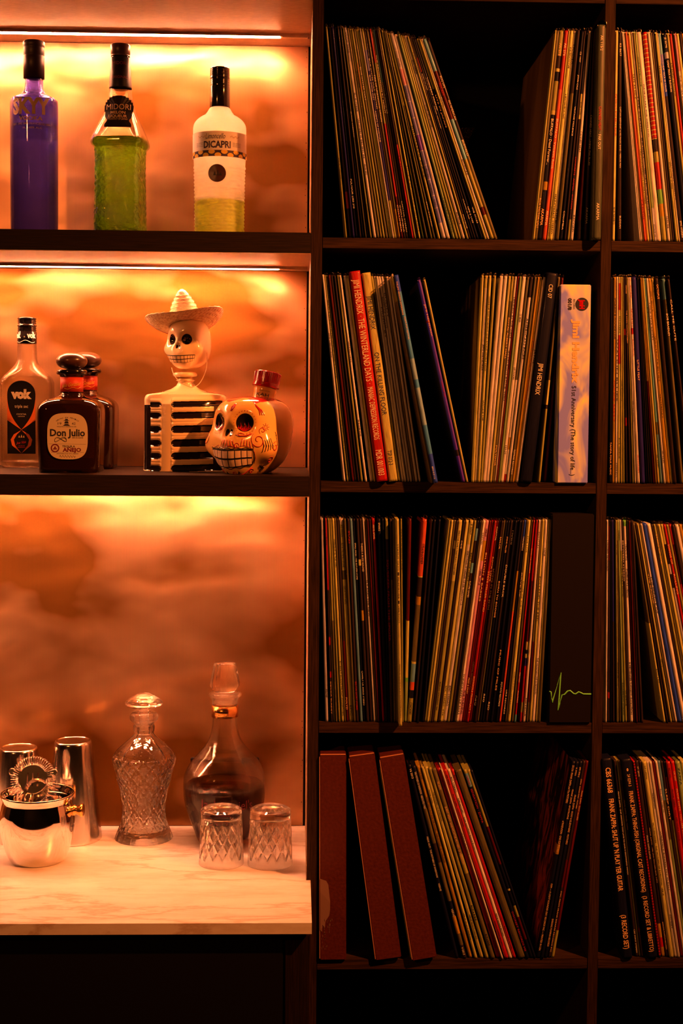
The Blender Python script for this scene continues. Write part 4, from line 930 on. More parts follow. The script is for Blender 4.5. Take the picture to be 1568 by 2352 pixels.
# upturned tumblers
def tumbler(cx, yf, hwt, hwb, label, rz):
    Y = foot(cx, yf, hwb); k = sc_at(Y); Z = lambda y: atY(cx, y, Y).z-ZC
    t = thing('tumbler', label, 'glass', (axis(cx, 1900, Y).x, Y, ZC), rz=rz, group='upturned cut crystal tumblers')
    top = Z(1855); o_ = [(0, top-.0022), (hwt*.5*k, top-.0008), (hwt*.86*k, top), (hwt*k, top-.0025), ((hwt+.6)*k, top-.008)]
    zb = .0002; outer = o_+[((hwt+.6+(hwb-hwt-.6)*i/40)*k, top-.008-(top-.008-zb)*i/40) for i in range(1, 41)]
    zA, zB = top-.024, top-.085*1.0
    zA, zB = Z(1886), Z(1966)
    def dc(th, z, r):
        if z > top-.003: return r
        if z > zA or z < zB: return r
        h = (z-zB)/(zA-zB)*4; u = th*14/(2*PI); a_ = abs(((u+h*.5) % 1)-.5)*2; b_ = abs(((u-h*.5) % 1)-.5)*2
        return r*(1-.05*(1-min(1, a_*2.8, b_*2.8)))
    inner = [((hwb-1.6)*k, zb), ((hwb-2.4)*k, .004), ((hwt-4.2)*k, top-.022), ((hwt-9)*k, top-.0165), (hwt*.4*k, top-.0155), (0, top-.0155)]
    link('cut_glass', lathe(lattice(densify(outer, .0012), zA, zB, 48) + [((hwb-.8)*k, 0.00005)] + inner, 336, dc), 'crystal', t, False)
    bm = bmesh.new()
    for i in range(12):
        a_ = 2*PI*i/12; p = Vector((math.cos(a_), math.sin(a_), 0)); s = Vector((-p.y, p.x, 0)); w_ = .0016
        vs = [p*.004, p*.02+s*w_, p*.030, p*.02-s*w_]; bm.faces.new([bm.verts.new((v.x*(hwt*k/.034), v.y*(hwt*k/.034), top-.0165+.0155*0-.0001)) for v in vs])
    bm.free()
tumbler(508.5, 1998.5, 47, 52.3, 'upturned cut crystal tumbler in front of the whisky decanter', .1)
tumbler(620.5, 2000, 47, 52.6, 'upturned cut crystal tumbler next to the bar shelf upright', .33)

# steel shaker tins standing upside down
def shaker(cx, yt, yf, hwt, hwb, label):
    Y = foot(cx, yf, hwb); k = sc_at(Y); H = atY(cx, yt, Y).z-ZC
    t = thing('shaker_tin', label, 'shaker', (axis(cx, 1800, Y).x, Y, ZC), group='upturned shaker tins')
    rw = [(0, H-.0012), (hwt*.8*k, H-.0012), (hwt*.88*k, H), (hwt*.95*k, H-.0008), (hwt*k, H-.004), ((hwt+1)*k, H-.012), (hwb*.99*k, .004), ((hwb-.5)*k, .001), ((hwb-1.2)*k, .0002), ((hwb-3)*k, .003), ((hwt-2)*k, H-.01), (0, H-.006)]
    link('tin', lathe(fine(rw[:5], 2)+rw[5:], 96), 'steel_worn', t, True)
shaker(43, 1716, 1943, 44, 64, 'shorter upturned steel shaker tin behind the ice bucket')
shaker(168, 1700, 1945, 43, 66, 'taller upturned steel shaker tin behind the brass bucket knob')

# ice bucket with brass knobs, strainer and jigger standing in it
cx = 86; Y = foot(cx, 1993, 60); k = sc_at(Y); Z = lambda y: atY(cx, y, Y).z-ZC
t = thing('ice_bucket', 'polished steel ice bucket with a brass side knob', 'bucket', (axis(cx, 1900, Y).x, Y, ZC), rz=-.1)
ro = [(84, 1820), (84.5, 1823), (82.5, 1828), (79, 1834), (78.5, 1839), (81, 1848), (84.5, 1862), (86, 1880), (85, 1900), (81.5, 1920), (76.5, 1940), (71, 1956), (64, 1970), (60, 1975)]
P = [(r*k, Z(y)) for r, y in ro]; P[-1] = (P[-1][0], .0002)
fo = fine(P, 4); inn = [(max(.003, r-.0016), z) for r, z in [q[:2] for q in fo] if z > .004]
link('vessel', lathe([(0, .0002)]+fo[::-1]+[((84-1)*k, Z(1819.5))]+inn+[(0, .004)], 120), 'steel', t, True)
for s_ in (1,):
    kb = [(0, 0), (12*k, 0), (15*k, 2*k), (14*k, 7*k), (9*k, 9*k), (8.5*k, 11*k), (12.5*k, 13.5*k), (12.5*k, 16*k), (9.5*k, 18.5*k), (11*k, 24*k), (15*k, 31*k), (15.5*k, 34*k), (13*k, 36.5*k), (0, 38*k)]
    o_ = link('knob', lathe(kb, 40), 'brass', t, True); o_.rotation_euler = (0, s_*PI/2, 0); o_.location = (s_*72*k, 0, Z(1858))
# hawthorn strainer: slotted plate, two lugs and the coil spring round it
sp = atY(75, 1790, Y+.012); s_t = thing('cocktail_strainer', 'hawthorn cocktail strainer with a coil spring standing in the ice bucket', 'strainer', sp, rot=(ang(74), 0, ang(-4)))
bm = bmesh.new(); R0 = 33*k; n = 64
def plate_pt(r, a_): return (r*math.cos(a_), r*math.sin(a_))
# plate with three slots: rows of bars between them
xsl = [-12*k, 0, 12*k]; sw = 1.7*k; sh = 15*k
def plate(bm, z):
    N = 60; g = {}
    xs_ = sorted({-R0, R0} | {x+s for x in xsl for s in (-sw, sw)} | {R0*(-1+2*i/24) for i in range(25)})
    for xa, xb in zip(xs_, xs_[1:]):
        xm = (xa+xb)/2; ya = math.sqrt(max(0, R0*R0-xa*xa)); yb = math.sqrt(max(0, R0*R0-xb*xb))
        if any(abs(xm-x) < sw for x in xsl):
            for (p, q) in (((-ya, -yb), (-sh, -sh)), ((sh, sh), (ya, yb))):
                bm.faces.new([bm.verts.new(v) for v in ((xa, p[0], z), (xb, p[1], z), (xb, q[1], z), (xa, q[0], z))])
        else:
            bm.faces.new([bm.verts.new(v) for v in ((xa, -ya, z), (xb, -yb, z), (xb, yb, z), (xa, ya, z))])
plate(bm, 0); plate(bm, -.0012); bmesh.ops.remove_doubles(bm, verts=bm.verts, dist=1e-6)
tube(bm, [(R0*math.cos(a_), R0*math.sin(a_), -.0006) for a_ in [2*PI*j/64 for j in range(64)]], .0010, 6, True)
link('plate', bm, 'steel_worn', s_t)
for a_ in (.32, PI-.32):
    bm = bmesh.new(); c_, s_ = math.cos(a_), math.sin(a_)
    ps = [(R0*.9, -8), (R0*1.0+20*k, -7), (R0+26*k, 0), (R0+20*k, 7), (R0*.9, 8)]
    for z in (.0004, -.0014): bm.faces.new([bm.verts.new((x*c_-y*k*s_, x*s_+y*k*c_, z)) for x, y in ps])
    tube(bm, [((R0+18*k)*c_+8*k*math.cos(q)*c_-7.5*k*math.sin(q)*s_, (R0+18*k)*s_+8*k*math.cos(q)*s_+7.5*k*math.sin(q)*c_, 0) for q in [2*PI*j/20 for j in range(20)]], .0008, 5, True)
    link('lug', bm, 'steel_worn', s_t)
bm = bmesh.new(); pts = []; turns = 46; RM = 43*k; rm = 10.5*k
for i in range(turns*14+1):
    q = i/(turns*14); a_ = -PI*.33+q*PI*1.66; b_ = q*turns*2*PI
    pts.append(((RM+rm*math.cos(b_))*math.cos(a_), (RM+rm*math.cos(b_))*math.sin(a_), -.004+rm*.8*math.sin(b_)))
tube(bm, pts, .00042, 4); link('spring', bm, 'steel_worn', s_t)
bm = bmesh.new(); tube(bm, [(0, -R0, -.0006), (0, -R0-30*k, .002), (0, -R0-70*k, .006)], .0035, 8); link('handle', bm, 'steel_worn', s_t)
# jigger
jp = atY(82, 1816, Y-.006); jt = thing('jigger', 'brushed steel jigger cup tipped inside the ice bucket', 'jigger', jp, rot=(ang(52), ang(-28), ang(12)))
jr = [(29*k, 0), (28*k, -.002), (22*k, -.030), (13*k, -.040), (9*k, -.043)]
link('cup', lathe([(28.2*k, 0), (29*k, .0003)]+jr[1:]+[(0, -.043), (0, -.041), (12*k, -.038), (21*k, -.029), (27.4*k, -.002), (28.2*k, 0)], 64), 'steel_worn', jt, True)
link('lower_cup', lathe([(0, -.041), (9*k, -.043), (17*k, -.062), (0, -.062)], 48), 'steel_worn', jt, True)
# ------------------------------------------------------------------ records
ORD = 'first second third fourth fifth sixth seventh eighth ninth tenth eleventh twelfth thirteenth fourteenth fifteenth sixteenth seventeenth eighteenth nineteenth twentieth'.split()
def ordn(i):
    if i < 20: return ORD[i]
    t_, u_ = divmod(i+1, 10); T = {2: 'twent', 3: 'thirt', 4: 'fort', 5: 'fift'}[t_]
    return T+'ieth' if u_ == 0 else T+'y-'+ORD[u_-1]
RH = .3145
def sleeve(t, h, dpt, segs, round_=1.0, extra=None):
    """one record in its sleeve: rounded spine in front, open edges behind; segs [(upto fraction from the top, key)]"""
    bm = bmesh.new(); cuts = [1-f for f, _ in segs][::-1]; zs = [0]+[c_ for c_ in cuts if 0 < c_ < 1]+[1]; keys = [k_ for _, k_ in segs][::-1]
    zs = sorted(set([0.0, .012, .988, 1.0]+zs))
    order = []
    for _, k_ in segs:
        if k_ not in order: order.append(k_)
    def key_at(z):
        for f, k_ in segs:
            if 1-z < f+1e-6: return order.index(k_)
        return order.index(segs[-1][1])
    hw = t/2; prof_ = [(-hw*.92, dpt), (-hw, .012), (-hw*.93, .0012*round_+t*.08), (-hw*.45, .0001), (hw*.45, .0001), (hw*.93, .0012*round_+t*.08), (hw, .012), (hw*.92, dpt)]
    rings = []
    for z in zs:
        sh = .985 if z in (0.0, 1.0) else 1.0
        rings.append([bm.verts.new((x*sh, y+(.0006 if z in (0.0, 1.0) else 0), z*h)) for x, y in prof_])
    for j in range(len(zs)-1):
        mi = key_at((zs[j]+zs[j+1])/2)
        for i in range(8):
            f = bm.faces.new((rings[j][i], rings[j][(i+1) % 8], rings[j+1][(i+1) % 8], rings[j+1][i])); f.material_index = mi; f.smooth = 1 <= i <= 5
            if extra and i in (0, 6, 7): f.material_index = len(order)
    for q, j in ((rings[0][::-1], 0), (rings[-1], -1)): f = bm.faces.new(q); f.material_index = key_at(.001 if j == 0 else .999)
    return bm, order
def film_mesh(t, h, dpt):
    bm = bmesh.new(); hw = t/2; up = random.uniform(.002, .0045)+t*.2; pr = [(-hw*.96, h-.004), (-hw*1.02, h), (-hw*1.0, h+up*.55), (-hw*.45, h+up), (hw*.45, h+up), (hw*1.0, h+up*.55), (hw*1.02, h), (hw*.96, h-.004)]
    a = [bm.verts.new((x, .001, z)) for x, z in pr]; b = [bm.verts.new((x, dpt, z)) for x, z in pr]
    for i in range(7): f = bm.faces.new((a[i], a[i+1], b[i+1], b[i])); f.smooth = True
    # front rim of the loop, a thin bead that catches the light
    tube(bm, [(x, .0008, z) for x, z in pr], .00016, 4)
    return bm
INK = dict(k='ink_dark', w='ink_light', r='ink_red', n='ink_navy', o='ink_orange')
def record(xb, xt, w, yb, zs_, Yf, col, segs, texts, label, group, film=False, name='record', h=RH, cat='record', cover=None, depth=.30, minw=None, roundness=1.0):
    """xb/xt: picture x of the spine at foot and head; w: picture width"""
    pb = atY(xb, yb, Yf); px = sc_at(Yf); t_ = w*px
    ptop = atY(xt, yb-473, Yf); dx = ptop.x-pb.x + 0.0
    lean = math.asin(max(-.6, min(.6, dx/h)))*1.0
    sg = segs or [(1, col)]
    bm, order = sleeve(t_, h, depth, sg, roundness, cover)
    ms = [spine_mat(k_) for k_ in order]+([M[cover]] if cover else [])
    o = link(name, bm, ms)
    o.location = (pb.x, Yf, zs_+abs(math.sin(lean))*t_/2+.0003); o.rotation_euler = (0, lean, 0)
    tag(o, label, cat, group)
    if film: link('plastic_cover', film_mesh(t_, h, depth), 'film', o)
    if texts:
        for s, f0, f1, c_, *rest in texts:
            bmx = bmesh.new(); hh = (rest[0] if rest else .62)*t_; off = (rest[1] if len(rest) > 1 else 0)*t_; ln = (f1-f0)*h; zc = h*(1-(f0+f1)/2)
            letters(bmx, s, lambda u, v: Vector((off+v, -.00025, zc-u)), ln, hh, 0, rest[2] if len(rest) > 2 else 0.0)
            link('spine_title', bmx, INK[c_], o)
    return o
def interp(an, x):
    if x <= an[0][0]: (a, b), (c_, d_) = an[0], an[1]
    elif x >= an[-1][0]: (a, b), (c_, d_) = an[-2], an[-1]
    else:
        for (a, b), (c_, d_) in zip(an, an[1:]):
            if a <= x <= c_: break
    return b+(x-a)*(d_-b)/(c_-a)
def row(recs, an, yb, zs_, desc, group, filmp=.8, Y0=.002, start=0, total=None, yj=.003):
    """recs: (xb, w, colour key, {options}) from the bar end outward"""
    n = len(recs); xs_ = [r[0] for r in recs]; xt_ = [r[3].get('xt', interp(an, r[0])) if len(r) > 3 else interp(an, r[0]) for r in recs]; ws = [r[1]*1.12 for r in recs]
    for _ in range(6):
        for i in range(n-1):
            dmin = min(xs_[i+1]-xs_[i], xt_[i+1]-xt_[i])*.99; s_ = (ws[i]+ws[i+1])/2
            if s_ > dmin: f = dmin/s_; ws[i] *= f; ws[i+1] *= f
    for i, r in enumerate(recs):
        op = r[3] if len(r) > 3 else {}
        col = r[2]; sg = op.get('seg'); th = 'thin ' if ws[i] < 4.2 else ('thick ' if ws[i] > 7.5 else '')
        nm = PNAME[col]; label = '%s%s record, %s from the bar, %s' % (th, nm, ordn(i+start), desc)
        if 'label' in op: label = op['label']
        Yf = op.get('Y', Y0+random.uniform(-yj, yj))
        record(xs_[i], xt_[i], max(2.2, ws[i]), yb, zs_, Yf, col, sg, op.get('tx'), label, group, film=random.random() < filmp, cover=op.get('cover'), name=op.get('name', 'record'), h=op.get('h', RH))
TX = lambda s, a, b, c='k', h=.62, *r: (s, a, b, c, h)+r

# top shelf, first cell: steeply leaning row
an = [(795, 749.5), (806, 758), (828, 774), (861, 792.5), (876, 803), (898, 820.6), (912, 841), (924, 853), (950, 869), (964, 880), (980, 882.5), (991, 885), (1009, 889), (1020, 896), (1031, 906), (1042, 913), (1065, 928), (1075, 934), (1091, 947), (1108, 957), (1116, 961.6), (1122, 968), (1131, 975), (1140, 984)]
an = [(795, 749.5), (828, 776), (861, 792.5), (898, 820.6), (924, 850), (950, 868), (964, 877.5), (998, 889), (1009, 893.5), (1020, 899.5), (1031, 908), (1042.5, 916), (1065.5, 931), (1075, 937), (1097, 951), (1122, 968.5), (1131, 975), (1140, 984)]
row([(795, 3.5, 'o', {'tx': [TX('STEVE GIBBONS', .62, .72, 'k')]}), (806, 6, 'q', {'seg': [(.78, 'd'), (.86, 'r'), (1, 'd')]}), (812.5, 3.5, 'V'), (820, 6, 'k', {'tx': [TX('POLYDOR 2383 210', .72, .86, 'w')]}), (828, 6, 'd'), (834.5, 5, 'k'), (840.5, 4.5, 'b', {'tx': [TX('BLACK SABBATH', .4, .52, 'w')]}), (846, 4, 'd'), (852, 5, 'o', {'tx': [TX('DECCA', .84, .88)]}), (861, 7, 'w', {'seg': [(.16, 'P'), (1, 'w')], 'tx': [TX('VSOP 2020', .02, .12, 'k', .6), TX('BLUE CHEER', .31, .4, 'k', .7), TX('VINCEBUS ERUPTUM', .43, .62, 'k', .7), TX('PHILIPS', .65, .7, 'k', .7)]}),
     (869, 4, 'b'), (876.5, 5, 'c', {'tx': [TX('BLUE CHEER', .2, .28, 'k'), TX('OUTSIDE INSIDE', .3, .42, 'k')]}), (882, 4.5, 'o', {'tx': [TX('THE BLACKBYRDS', .16, .3, 'r')]}), (889, 5, 'b', {'tx': [TX('BLUE OYSTER CULT', .18, .34, 'w')]}), (898, 10, 'c', {'tx': [TX('COLUMBIA', .8, .92, 'w', .45)]}), (903.5, 2.5, 'w'), (908, 5.5, 'm', {'seg': [(.1, 'o'), (.2, 'm'), (.82, 'V'), (1, 'o')], 'tx': [TX('BLUE OYSTER CULT', .22, .34, 'w', .55), TX('AGENTS OF FORTUNE', .39, .54, 'w', .55)]}), (912.5, 4, 'd', {'tx': [TX('BLUE OYSTER CULT  SPECTRES', .14, .38, 'w')]}), (918, 5, 'b', {'seg': [(.86, 'b'), (1, 'O')], 'tx': [TX('FIRE OF UNKNOWN ORIGIN', .22, .44, 'w')]}), (924, 5, 'r', {'seg': [(.16, 'r'), (.45, 'o'), (.8, 'r'), (1, 'q')], 'tx': [TX('COLUMBIA', .84, .97, 'w')]}),
     (930, 5, 'd', {'seg': [(.3, 'b'), (1, 'd')], 'tx': [TX('THE REVOLUTION BY NIGHT', .12, .4, 'w'), TX('COLUMBIA', .84, .97, 'w')]}), (936.5, 5, 'b', {'seg': [(.25, 'g'), (1, 'b')], 'tx': [TX('GROUNDHOGS', .25, .4, 'w'), TX('CAPITOL STEREO', .82, .97, 'w')]}), (943, 4, 'd'), (948, 5, 'r', {'seg': [(.55, 'd'), (1, 'r')], 'tx': [TX('ATLANTIC', .6, .7, 'k')]}), (953.5, 4, 'o'), (958.5, 3, 'd'), (964, 5.5, 'c', {'tx': [TX('NOT A MUSIC BY COLUMBIA', .65, .97, 'k')]}), (973, 5, 'o', {'seg': [(.82, 'o'), (1, 't')]}), (980.6, 5, 'b', {'tx': [TX('LIGHT A CANDLE', .6, .8)]}), (991.5, 5, 'o'),
     (998.5, 6, 'O', {'seg': [(.35, 'c'), (1, 'b')], 'tx': [TX('EPIC STEREO', .82, .94, 'w', .6)]}), (1009, 5.5, 'c', {'tx': [TX('BRIGHTER DAYS', .45, .7)]}),
     (1020, 11, 'm', {'seg': [(.08, 'P'), (.085, 'w'), (.17, 'P'), (.172, 'w'), (.25, 's'), (.252, 'w'), (.33, 'm'), (.332, 'w'), (.41, 'm'), (.412, 'w'), (.49, 'm'), (.492, 'w'), (.57, 'p'), (.572, 'w'), (.64, 'm'), (.642, 'w'), (.71, 'm'), (.712, 'w'), (.79, 'm'), (.792, 'w'), (.85, 'm'), (.852, 'w'), (.925, 'm'), (.927, 'w'), (1, 'P')], 'label': 'thick mauve record with pink divisions in the steeply leaning row, top shelf', 'tx': [TX('JOHN', .12, .16, 'k', .4), TX('MAYALL', .26, .31, 'k', .4), TX('BLUES', .66, .7, 'k', .4), TX('THE TURNING', .73, .78, 'k', .4), TX('POINT', .81, .84, 'k', .4)]}),
     (1031, 6.5, 'W'), (1042.5, 5, 't', {'tx': [TX('LIBERTY STEREO', .8, .97)]}), (1050, 6, 'o', {'tx': [TX('LIBERTY', .86, .93)]}), (1057, 4.5, 'o'), (1065.5, 7, 'w', {'tx': [TX('BULGARIA', .12, .19), TX('LOVE DESTROYER', .34, .45), TX('POLYDOR', .87, .93)]}), (1074.5, 3.5, 'c', {'tx': [TX('CANNED HEAT', .08, .18)]}), (1079.5, 4.5, 'd', {'tx': [TX('POLYDOR', .88, .95, 'w')]}), (1086, 4, 'k', {'seg': [(.1, 'b'), (.17, 'R'), (.3, 'd'), (1, 'k')], 'tx': [TX('BORN TO LOSE', .18, .26, 'w')]}), (1091.5, 5, 'd', {'tx': [TX('LOOK AROUND', .34, .45, 'w'), TX('ATLANTIC SD 7298', .8, .9, 'w')]}), (1097.5, 5, 'k', {'tx': [TX('LUCIFERS FRIEND', .2, .36, 'w'), TX('NPS 2 1103', .84, .92, 'w')]}), (1108, 6, 'k', {'seg': [(.25, 'o'), (1, 'k')], 'tx': [TX('LIVE IN JAPAN', .28, .44, 'o', .5), TX('WB 77103', .84, .92, 'w', .5)]}), (1115.5, 5, 'c', {'tx': [TX('BLUDGEON', .3, .4)]}), (1122, 6.5, 'w', {'tx': [TX('ORANG UTAN', .24, .33), TX('BOXCAR', .6, .68)]}),
     (1131, 7.5, 'o', {'seg': [(.16, 'g'), (.4, 'q'), (.6, 'g'), (.84, 'o'), (.88, 'q'), (1, 'o')], 'tx': [TX('ROCKIN', .22, .28, 'r')]}), (1139.5, 6, 'b', {'seg': [(.5, 'd'), (1, 'b')], 'tx': [TX('BUG LIFE', .18, .24, 'w'), TX('AN AMERICAN', .3, .4, 'w'), TX('BUFFALO', .5, .58, 'w')], 'cover': 'vinyl_cover'})],
    an, 549, Z1, 'steeply leaning row, top shelf', 'records leaning steeply on the top shelf', .9)
# top shelf, first cell: second row against the upright
an = [(1225, 1276), (1230, 1281), (1238.5, 1289.5), (1250, 1301.5), (1258.5, 1308), (1265, 1314), (1272, 1321), (1280, 1329), (1287.5, 1338), (1298, 1344), (1306, 1349), (1313, 1355), (1344.5, 1366), (1371, 1382.5)]
row([(1225.5, 3, 'c', {'cover': 'cover_wood', 'label': 'record with a brown woodgrain cover seen side-on, top shelf'}), (1230.5, 5.5, 'b', {'tx': [TX('RCA VICTOR LPL1', .8, .94, 'o')]}),
     (1239, 9, 'k', {'seg': [(.12, 'o'), (.18, 'd'), (.195, 'c'), (.24, 'k'), (.38, 'o'), (.4, 'c'), (.72, 'k'), (.76, 'O'), (1, 'k')], 'tx': [TX('AK 278', .06, .12, 'o', .5), TX('BUFFALO · Dead Forever...', .42, .64, 'w', .55), TX('AKARMA', .85, .93, 'o', .6)], 'label': 'thick black and orange record beside the bright red one, top shelf'}),
     (1249.8, 9, 'r', {'seg': [(.28, 'r'), (.8, 'R'), (1, 'R')], 'tx': [TX('AK 276', .06, .12, 'w', .55), TX('BUFFALO · Volcanic Rock', .42, .66, 'w', .5), TX('AKARMA', .86, .93, 'w', .55)], 'label': 'thick bright red record in the shorter row, top shelf'}), (1257.5, 3.5, 'c', {'tx': [TX('MASTER OF REALITY', .84, .98)]}), (1264.8, 6.5, 'c', {'tx': [TX('KALEIDOSCOPE', .08, .18), TX('A BEACON FROM MARS', .3, .42), TX('MAINSTREAM  STEREO', .78, .97)]}), (1271.8, 5.5, 'w', {'tx': [TX('TRADER', .06, .16), TX('SIRE', .85, .92)]}), (1280, 5.5, 'b', {'seg': [(.3, 'd'), (1, 'b')]}), (1288.5, 8, 'k', {'tx': [TX('CS 1037', .1, .15, 'w', .5), TX('JOHN CALE', .21, .28, 'w', .5), TX('VINTAGE VIOLENCE', .36, .5, 'w', .5), TX('COLUMBIA', .86, .95, 'w', .5)]}), (1297.5, 6, 'd'), (1305, 4.5, 'o', {'seg': [(.3, 'k'), (.42, 'c'), (.9, 'd'), (1, 'o')], 'tx': [TX('ROGER ROGER', .34, .4), TX('CONCRETE · ANIMAL · STATION', .6, .85, 'r')]}), (1313, 7.5, 'W', {'tx': [TX('CANNED HEAT', .48, .58), TX('RECORD', .88, .96)]}),
     (1331, 5, 'q', {'xt': 1355.5+5, 'seg': [(.4, 'd'), (.9, 'q'), (1, 'd')]}), (1344.5, 8, 'd', {'tx': [TX('CANNED HEAT · LIVING THE BLUES', .4, .64, 'w', .5), TX('AKARMA', .84, .92, 'w', .55)], 'label': 'dark brown record standing alone before the thick box, top shelf'}), (1371, 17, 'd', {'xt': 1382.3, 'Y': -.016, 'seg': [(1, 'e')], 'tx': [TX('AK 115/2', .05, .12, 'w', .3), TX('CANNED HEAT', .38, .49, 'r', .32), TX('· FAR OUT', .5, .58, 'w', .32), TX('AKARMA', .83, .91, 'w', .34)], 'label': 'thick dark double album against the upright, top shelf', 'h': .318})],
    an, 551, Z1, 'shorter row by the upright, top shelf', 'records by the upright on the top shelf', .9)
# top shelf, second cell
an = [(1470, 1429.5), (1482, 1437.5), (1489, 1445), (1513, 1466.5), (1527, 1481), (1536, 1489), (1555, 1506), (1567, 1513.6)]
row([(1408.5, 6, 'c', {'xt': 1416.5, 'tx': [TX('GATEFOLD POT BELLY BAND', .3, .5, 'r'), TX('BLUE THUMB S1', .84, .92)]}), (1423.6, 6, 'd', {'xt': 1424.5, 'cover': 'vinyl_cover', 'tx': [TX('KS 8677', .06, .12, 'w'), TX('CAPTAIN BEEFHEART & HIS MAGIC BAND / MIRROR MAN', .36, .65, 'w', .5), TX('BUDDAH', .88, .94, 'w')]}), (1469.5, 3.6, 'w', {'tx': []}), (1473.5, 3, 'w'), (1477, 4, 'b'), (1482.2, 5, 'R', {'tx': [TX('CAPITOL', .8, .9)]}), (1489, 6, 'c', {'tx': [TX('SAFE AS MILK', .2, .32), TX('UNCONDITIONALLY GUARANTEED', .56, .82)]}), (1495.4, 6, 'w', {'tx': [TX('THE MAGIC BAND', .3, .6), TX('MERCURY BELLAPHON RECORDS INC', .65, .9)]}), (1500.5, 4, 'o'), (1505, 5, 't', {'seg': [(.84, 't'), (1, 'P')], 'tx': [TX('CHRIS FARLOWE', .12, .26), TX('PAINT IT', .92, .98)]}), (1513.5, 10, 'W', {'tx': [TX('DAVE CLARK FIVE WEEKEND', .25, .5, 'k', .3, -.1)]}),
     (1527, 9.5, 'r', {'seg': sum([[(.012+i*.0215, 'r'), (.0155+i*.0215, 'c')] for i in range(24)], [])+[(.57, 'd'), (.62, 'o'), (.75, 'r'), (.82, 'y'), (.88, 'O'), (1, 'o')], 'tx': [TX('CHICAGO', .5, .56, 'k', .5)], 'label': 'record with a red brick pattern down its spine, top shelf'}), (1536.3, 6.5, 'w', {'tx': [TX('SMILER', .88, .94)]}), (1542.7, 4, 'b'), (1547.2, 4, 'd'), (1555, 6, 'c', {'tx': [TX('FREE LIVE', .16, .24), TX('POLYDOR SUPER', .62, .75)]}), (1560.5, 4.5, 'w', {'tx': [TX('SECOND WINTER', .62, .8)]}),
     (1568, 7, 'd', {'xt': 1514, 'seg': [(.1, 'g'), (.14, 'm'), (.3, 'v'), (1, 'd')], 'tx': [TX('CHEAP TRICK IN COLOR', .14, .28, 'w', .5), TX('EPIC STEREO', .9, .98, 'w', .5)]}), (1580, 7, 'k', {'xt': 1526, 'seg': [(.09, 'k'), (.12, 'P'), (1, 'k')], 'tx': [TX('JE 35795', .02, .07, 'w', .5), TX('CHEAP TRICK AT BUDOKAN', .13, .28, 'w', .5)]}), (1587, 5.5, 'o', {'xt': 1533, 'tx': [TX('ATLANTIC CROSSING', .14, .3)]}), (1594, 5, 'r', {'xt': 1540}), (1600, 4.5, 'd', {'xt': 1545}), (1606, 5, 's', {'xt': 1549.5, 'seg': [(.18, 's'), (1, 'w')], 'tx': [TX('THE VELVET ROOM', .2, .35)]}), (1613, 6, 'c', {'xt': 1555.8}), (1620, 4.5, 'd', {'xt': 1562}), (1626, 4, 'O', {'xt': 1567})],
    an, 555, Z1, 'packed row beyond upright, top shelf', 'records in the second cell of the top shelf', .85)
# second shelf, first cell: leaning row, two boxed sets, blue record, stray pair
an = [(791, 741.4), (805, 750), (831, 776), (840.6, 781), (854, 793), (861, 799)]
row([(791, 5.5, 'w', {'tx': [TX('JIMI HENDRIX', .28, .4)]}), (798.5, 5, 'o', {'tx': [TX('JIMI HENDRIX CRY OF LOVE', .12, .5, 'k'), TX('THE IMPOSSIBLE RECORDWORKS', .7, .97, 'k')]}), (804.5, 4.5, 'b', {'tx': [TX('EARLY', .05, .16, 'k')]}), (811, 4, 'q'), (817, 5.5, 'd'), (823.5, 3.5, 'd'), (831, 5.5, 'o'), (840.6, 5.5, 'W', {'tx': [TX('SMASH HITS', .32, .42), TX('REPRISE', .7, .78)]}), (853.5, 7, 'w'), (860.6, 4, 'c')],
    an, 1107, Z2, 'row before the red boxed set', 'records leaning before the red boxed set', .8)
def boxset(xb, xt, w, yb, zs_, Yf, key, texts, label, h, extra=None, cover=None, segs=None, name='record_box'):
    o = record(xb, xt, w, yb, zs_, Yf, key, segs, texts, label, 'boxed record sets', name=name, h=h, cat='boxed set', roundness=0, cover=cover); return o
boxset(878.3, 814.5, 25.5, 1106, Z2, -.010, 'r', [TX('JIMI HENDRIX · THE WINTERLAND DAYS ·', .04, .535, 'w', .56), TX('MANIAC DEPRESSION RECORDS', .55, .80, 'w', .5), TX('MDR 001/003', .85, .97, 'w', .56)], 'red boxed record set with tall cream lettering, leaning', .3195)
boxset(903.3, 840.5, 21, 1106, Z2, -.004, 'c', [TX('JIMI HENDRIX', .11, .27, 'n', .5), TX('ON THE KILLING FLOOR', .38, .68, 'n', .5), TX('TSP 012-3', .85, .92, 'n', .45)], 'tan boxed record set with navy lettering leaning on the red one', .318, segs=[(1, 'c')])
an = [(918, 854), (925.4, 860.6), (938, 871.5), (951, 883.6), (963.7, 895)]
row([(918, 5, 'o'), (925, 5, 'w'), (931.5, 5, 'W', {'tx': [TX('MUSIC BY', .15, .3)]}), (938, 5.5, 'w', {'tx': [TX('BAND OF GYPSYS', .1, .25)]}), (944.5, 5, 'w', {'tx': [TX('BUDDY', .08, .2)]}), (951, 4.5, 'b'), (957, 5, 'w'), (963.7, 5.5, 'w')], an, 1108, Z2, 'row between tan box and blue record', 'records between the tan box and the blue record', .9, Y0=.004)
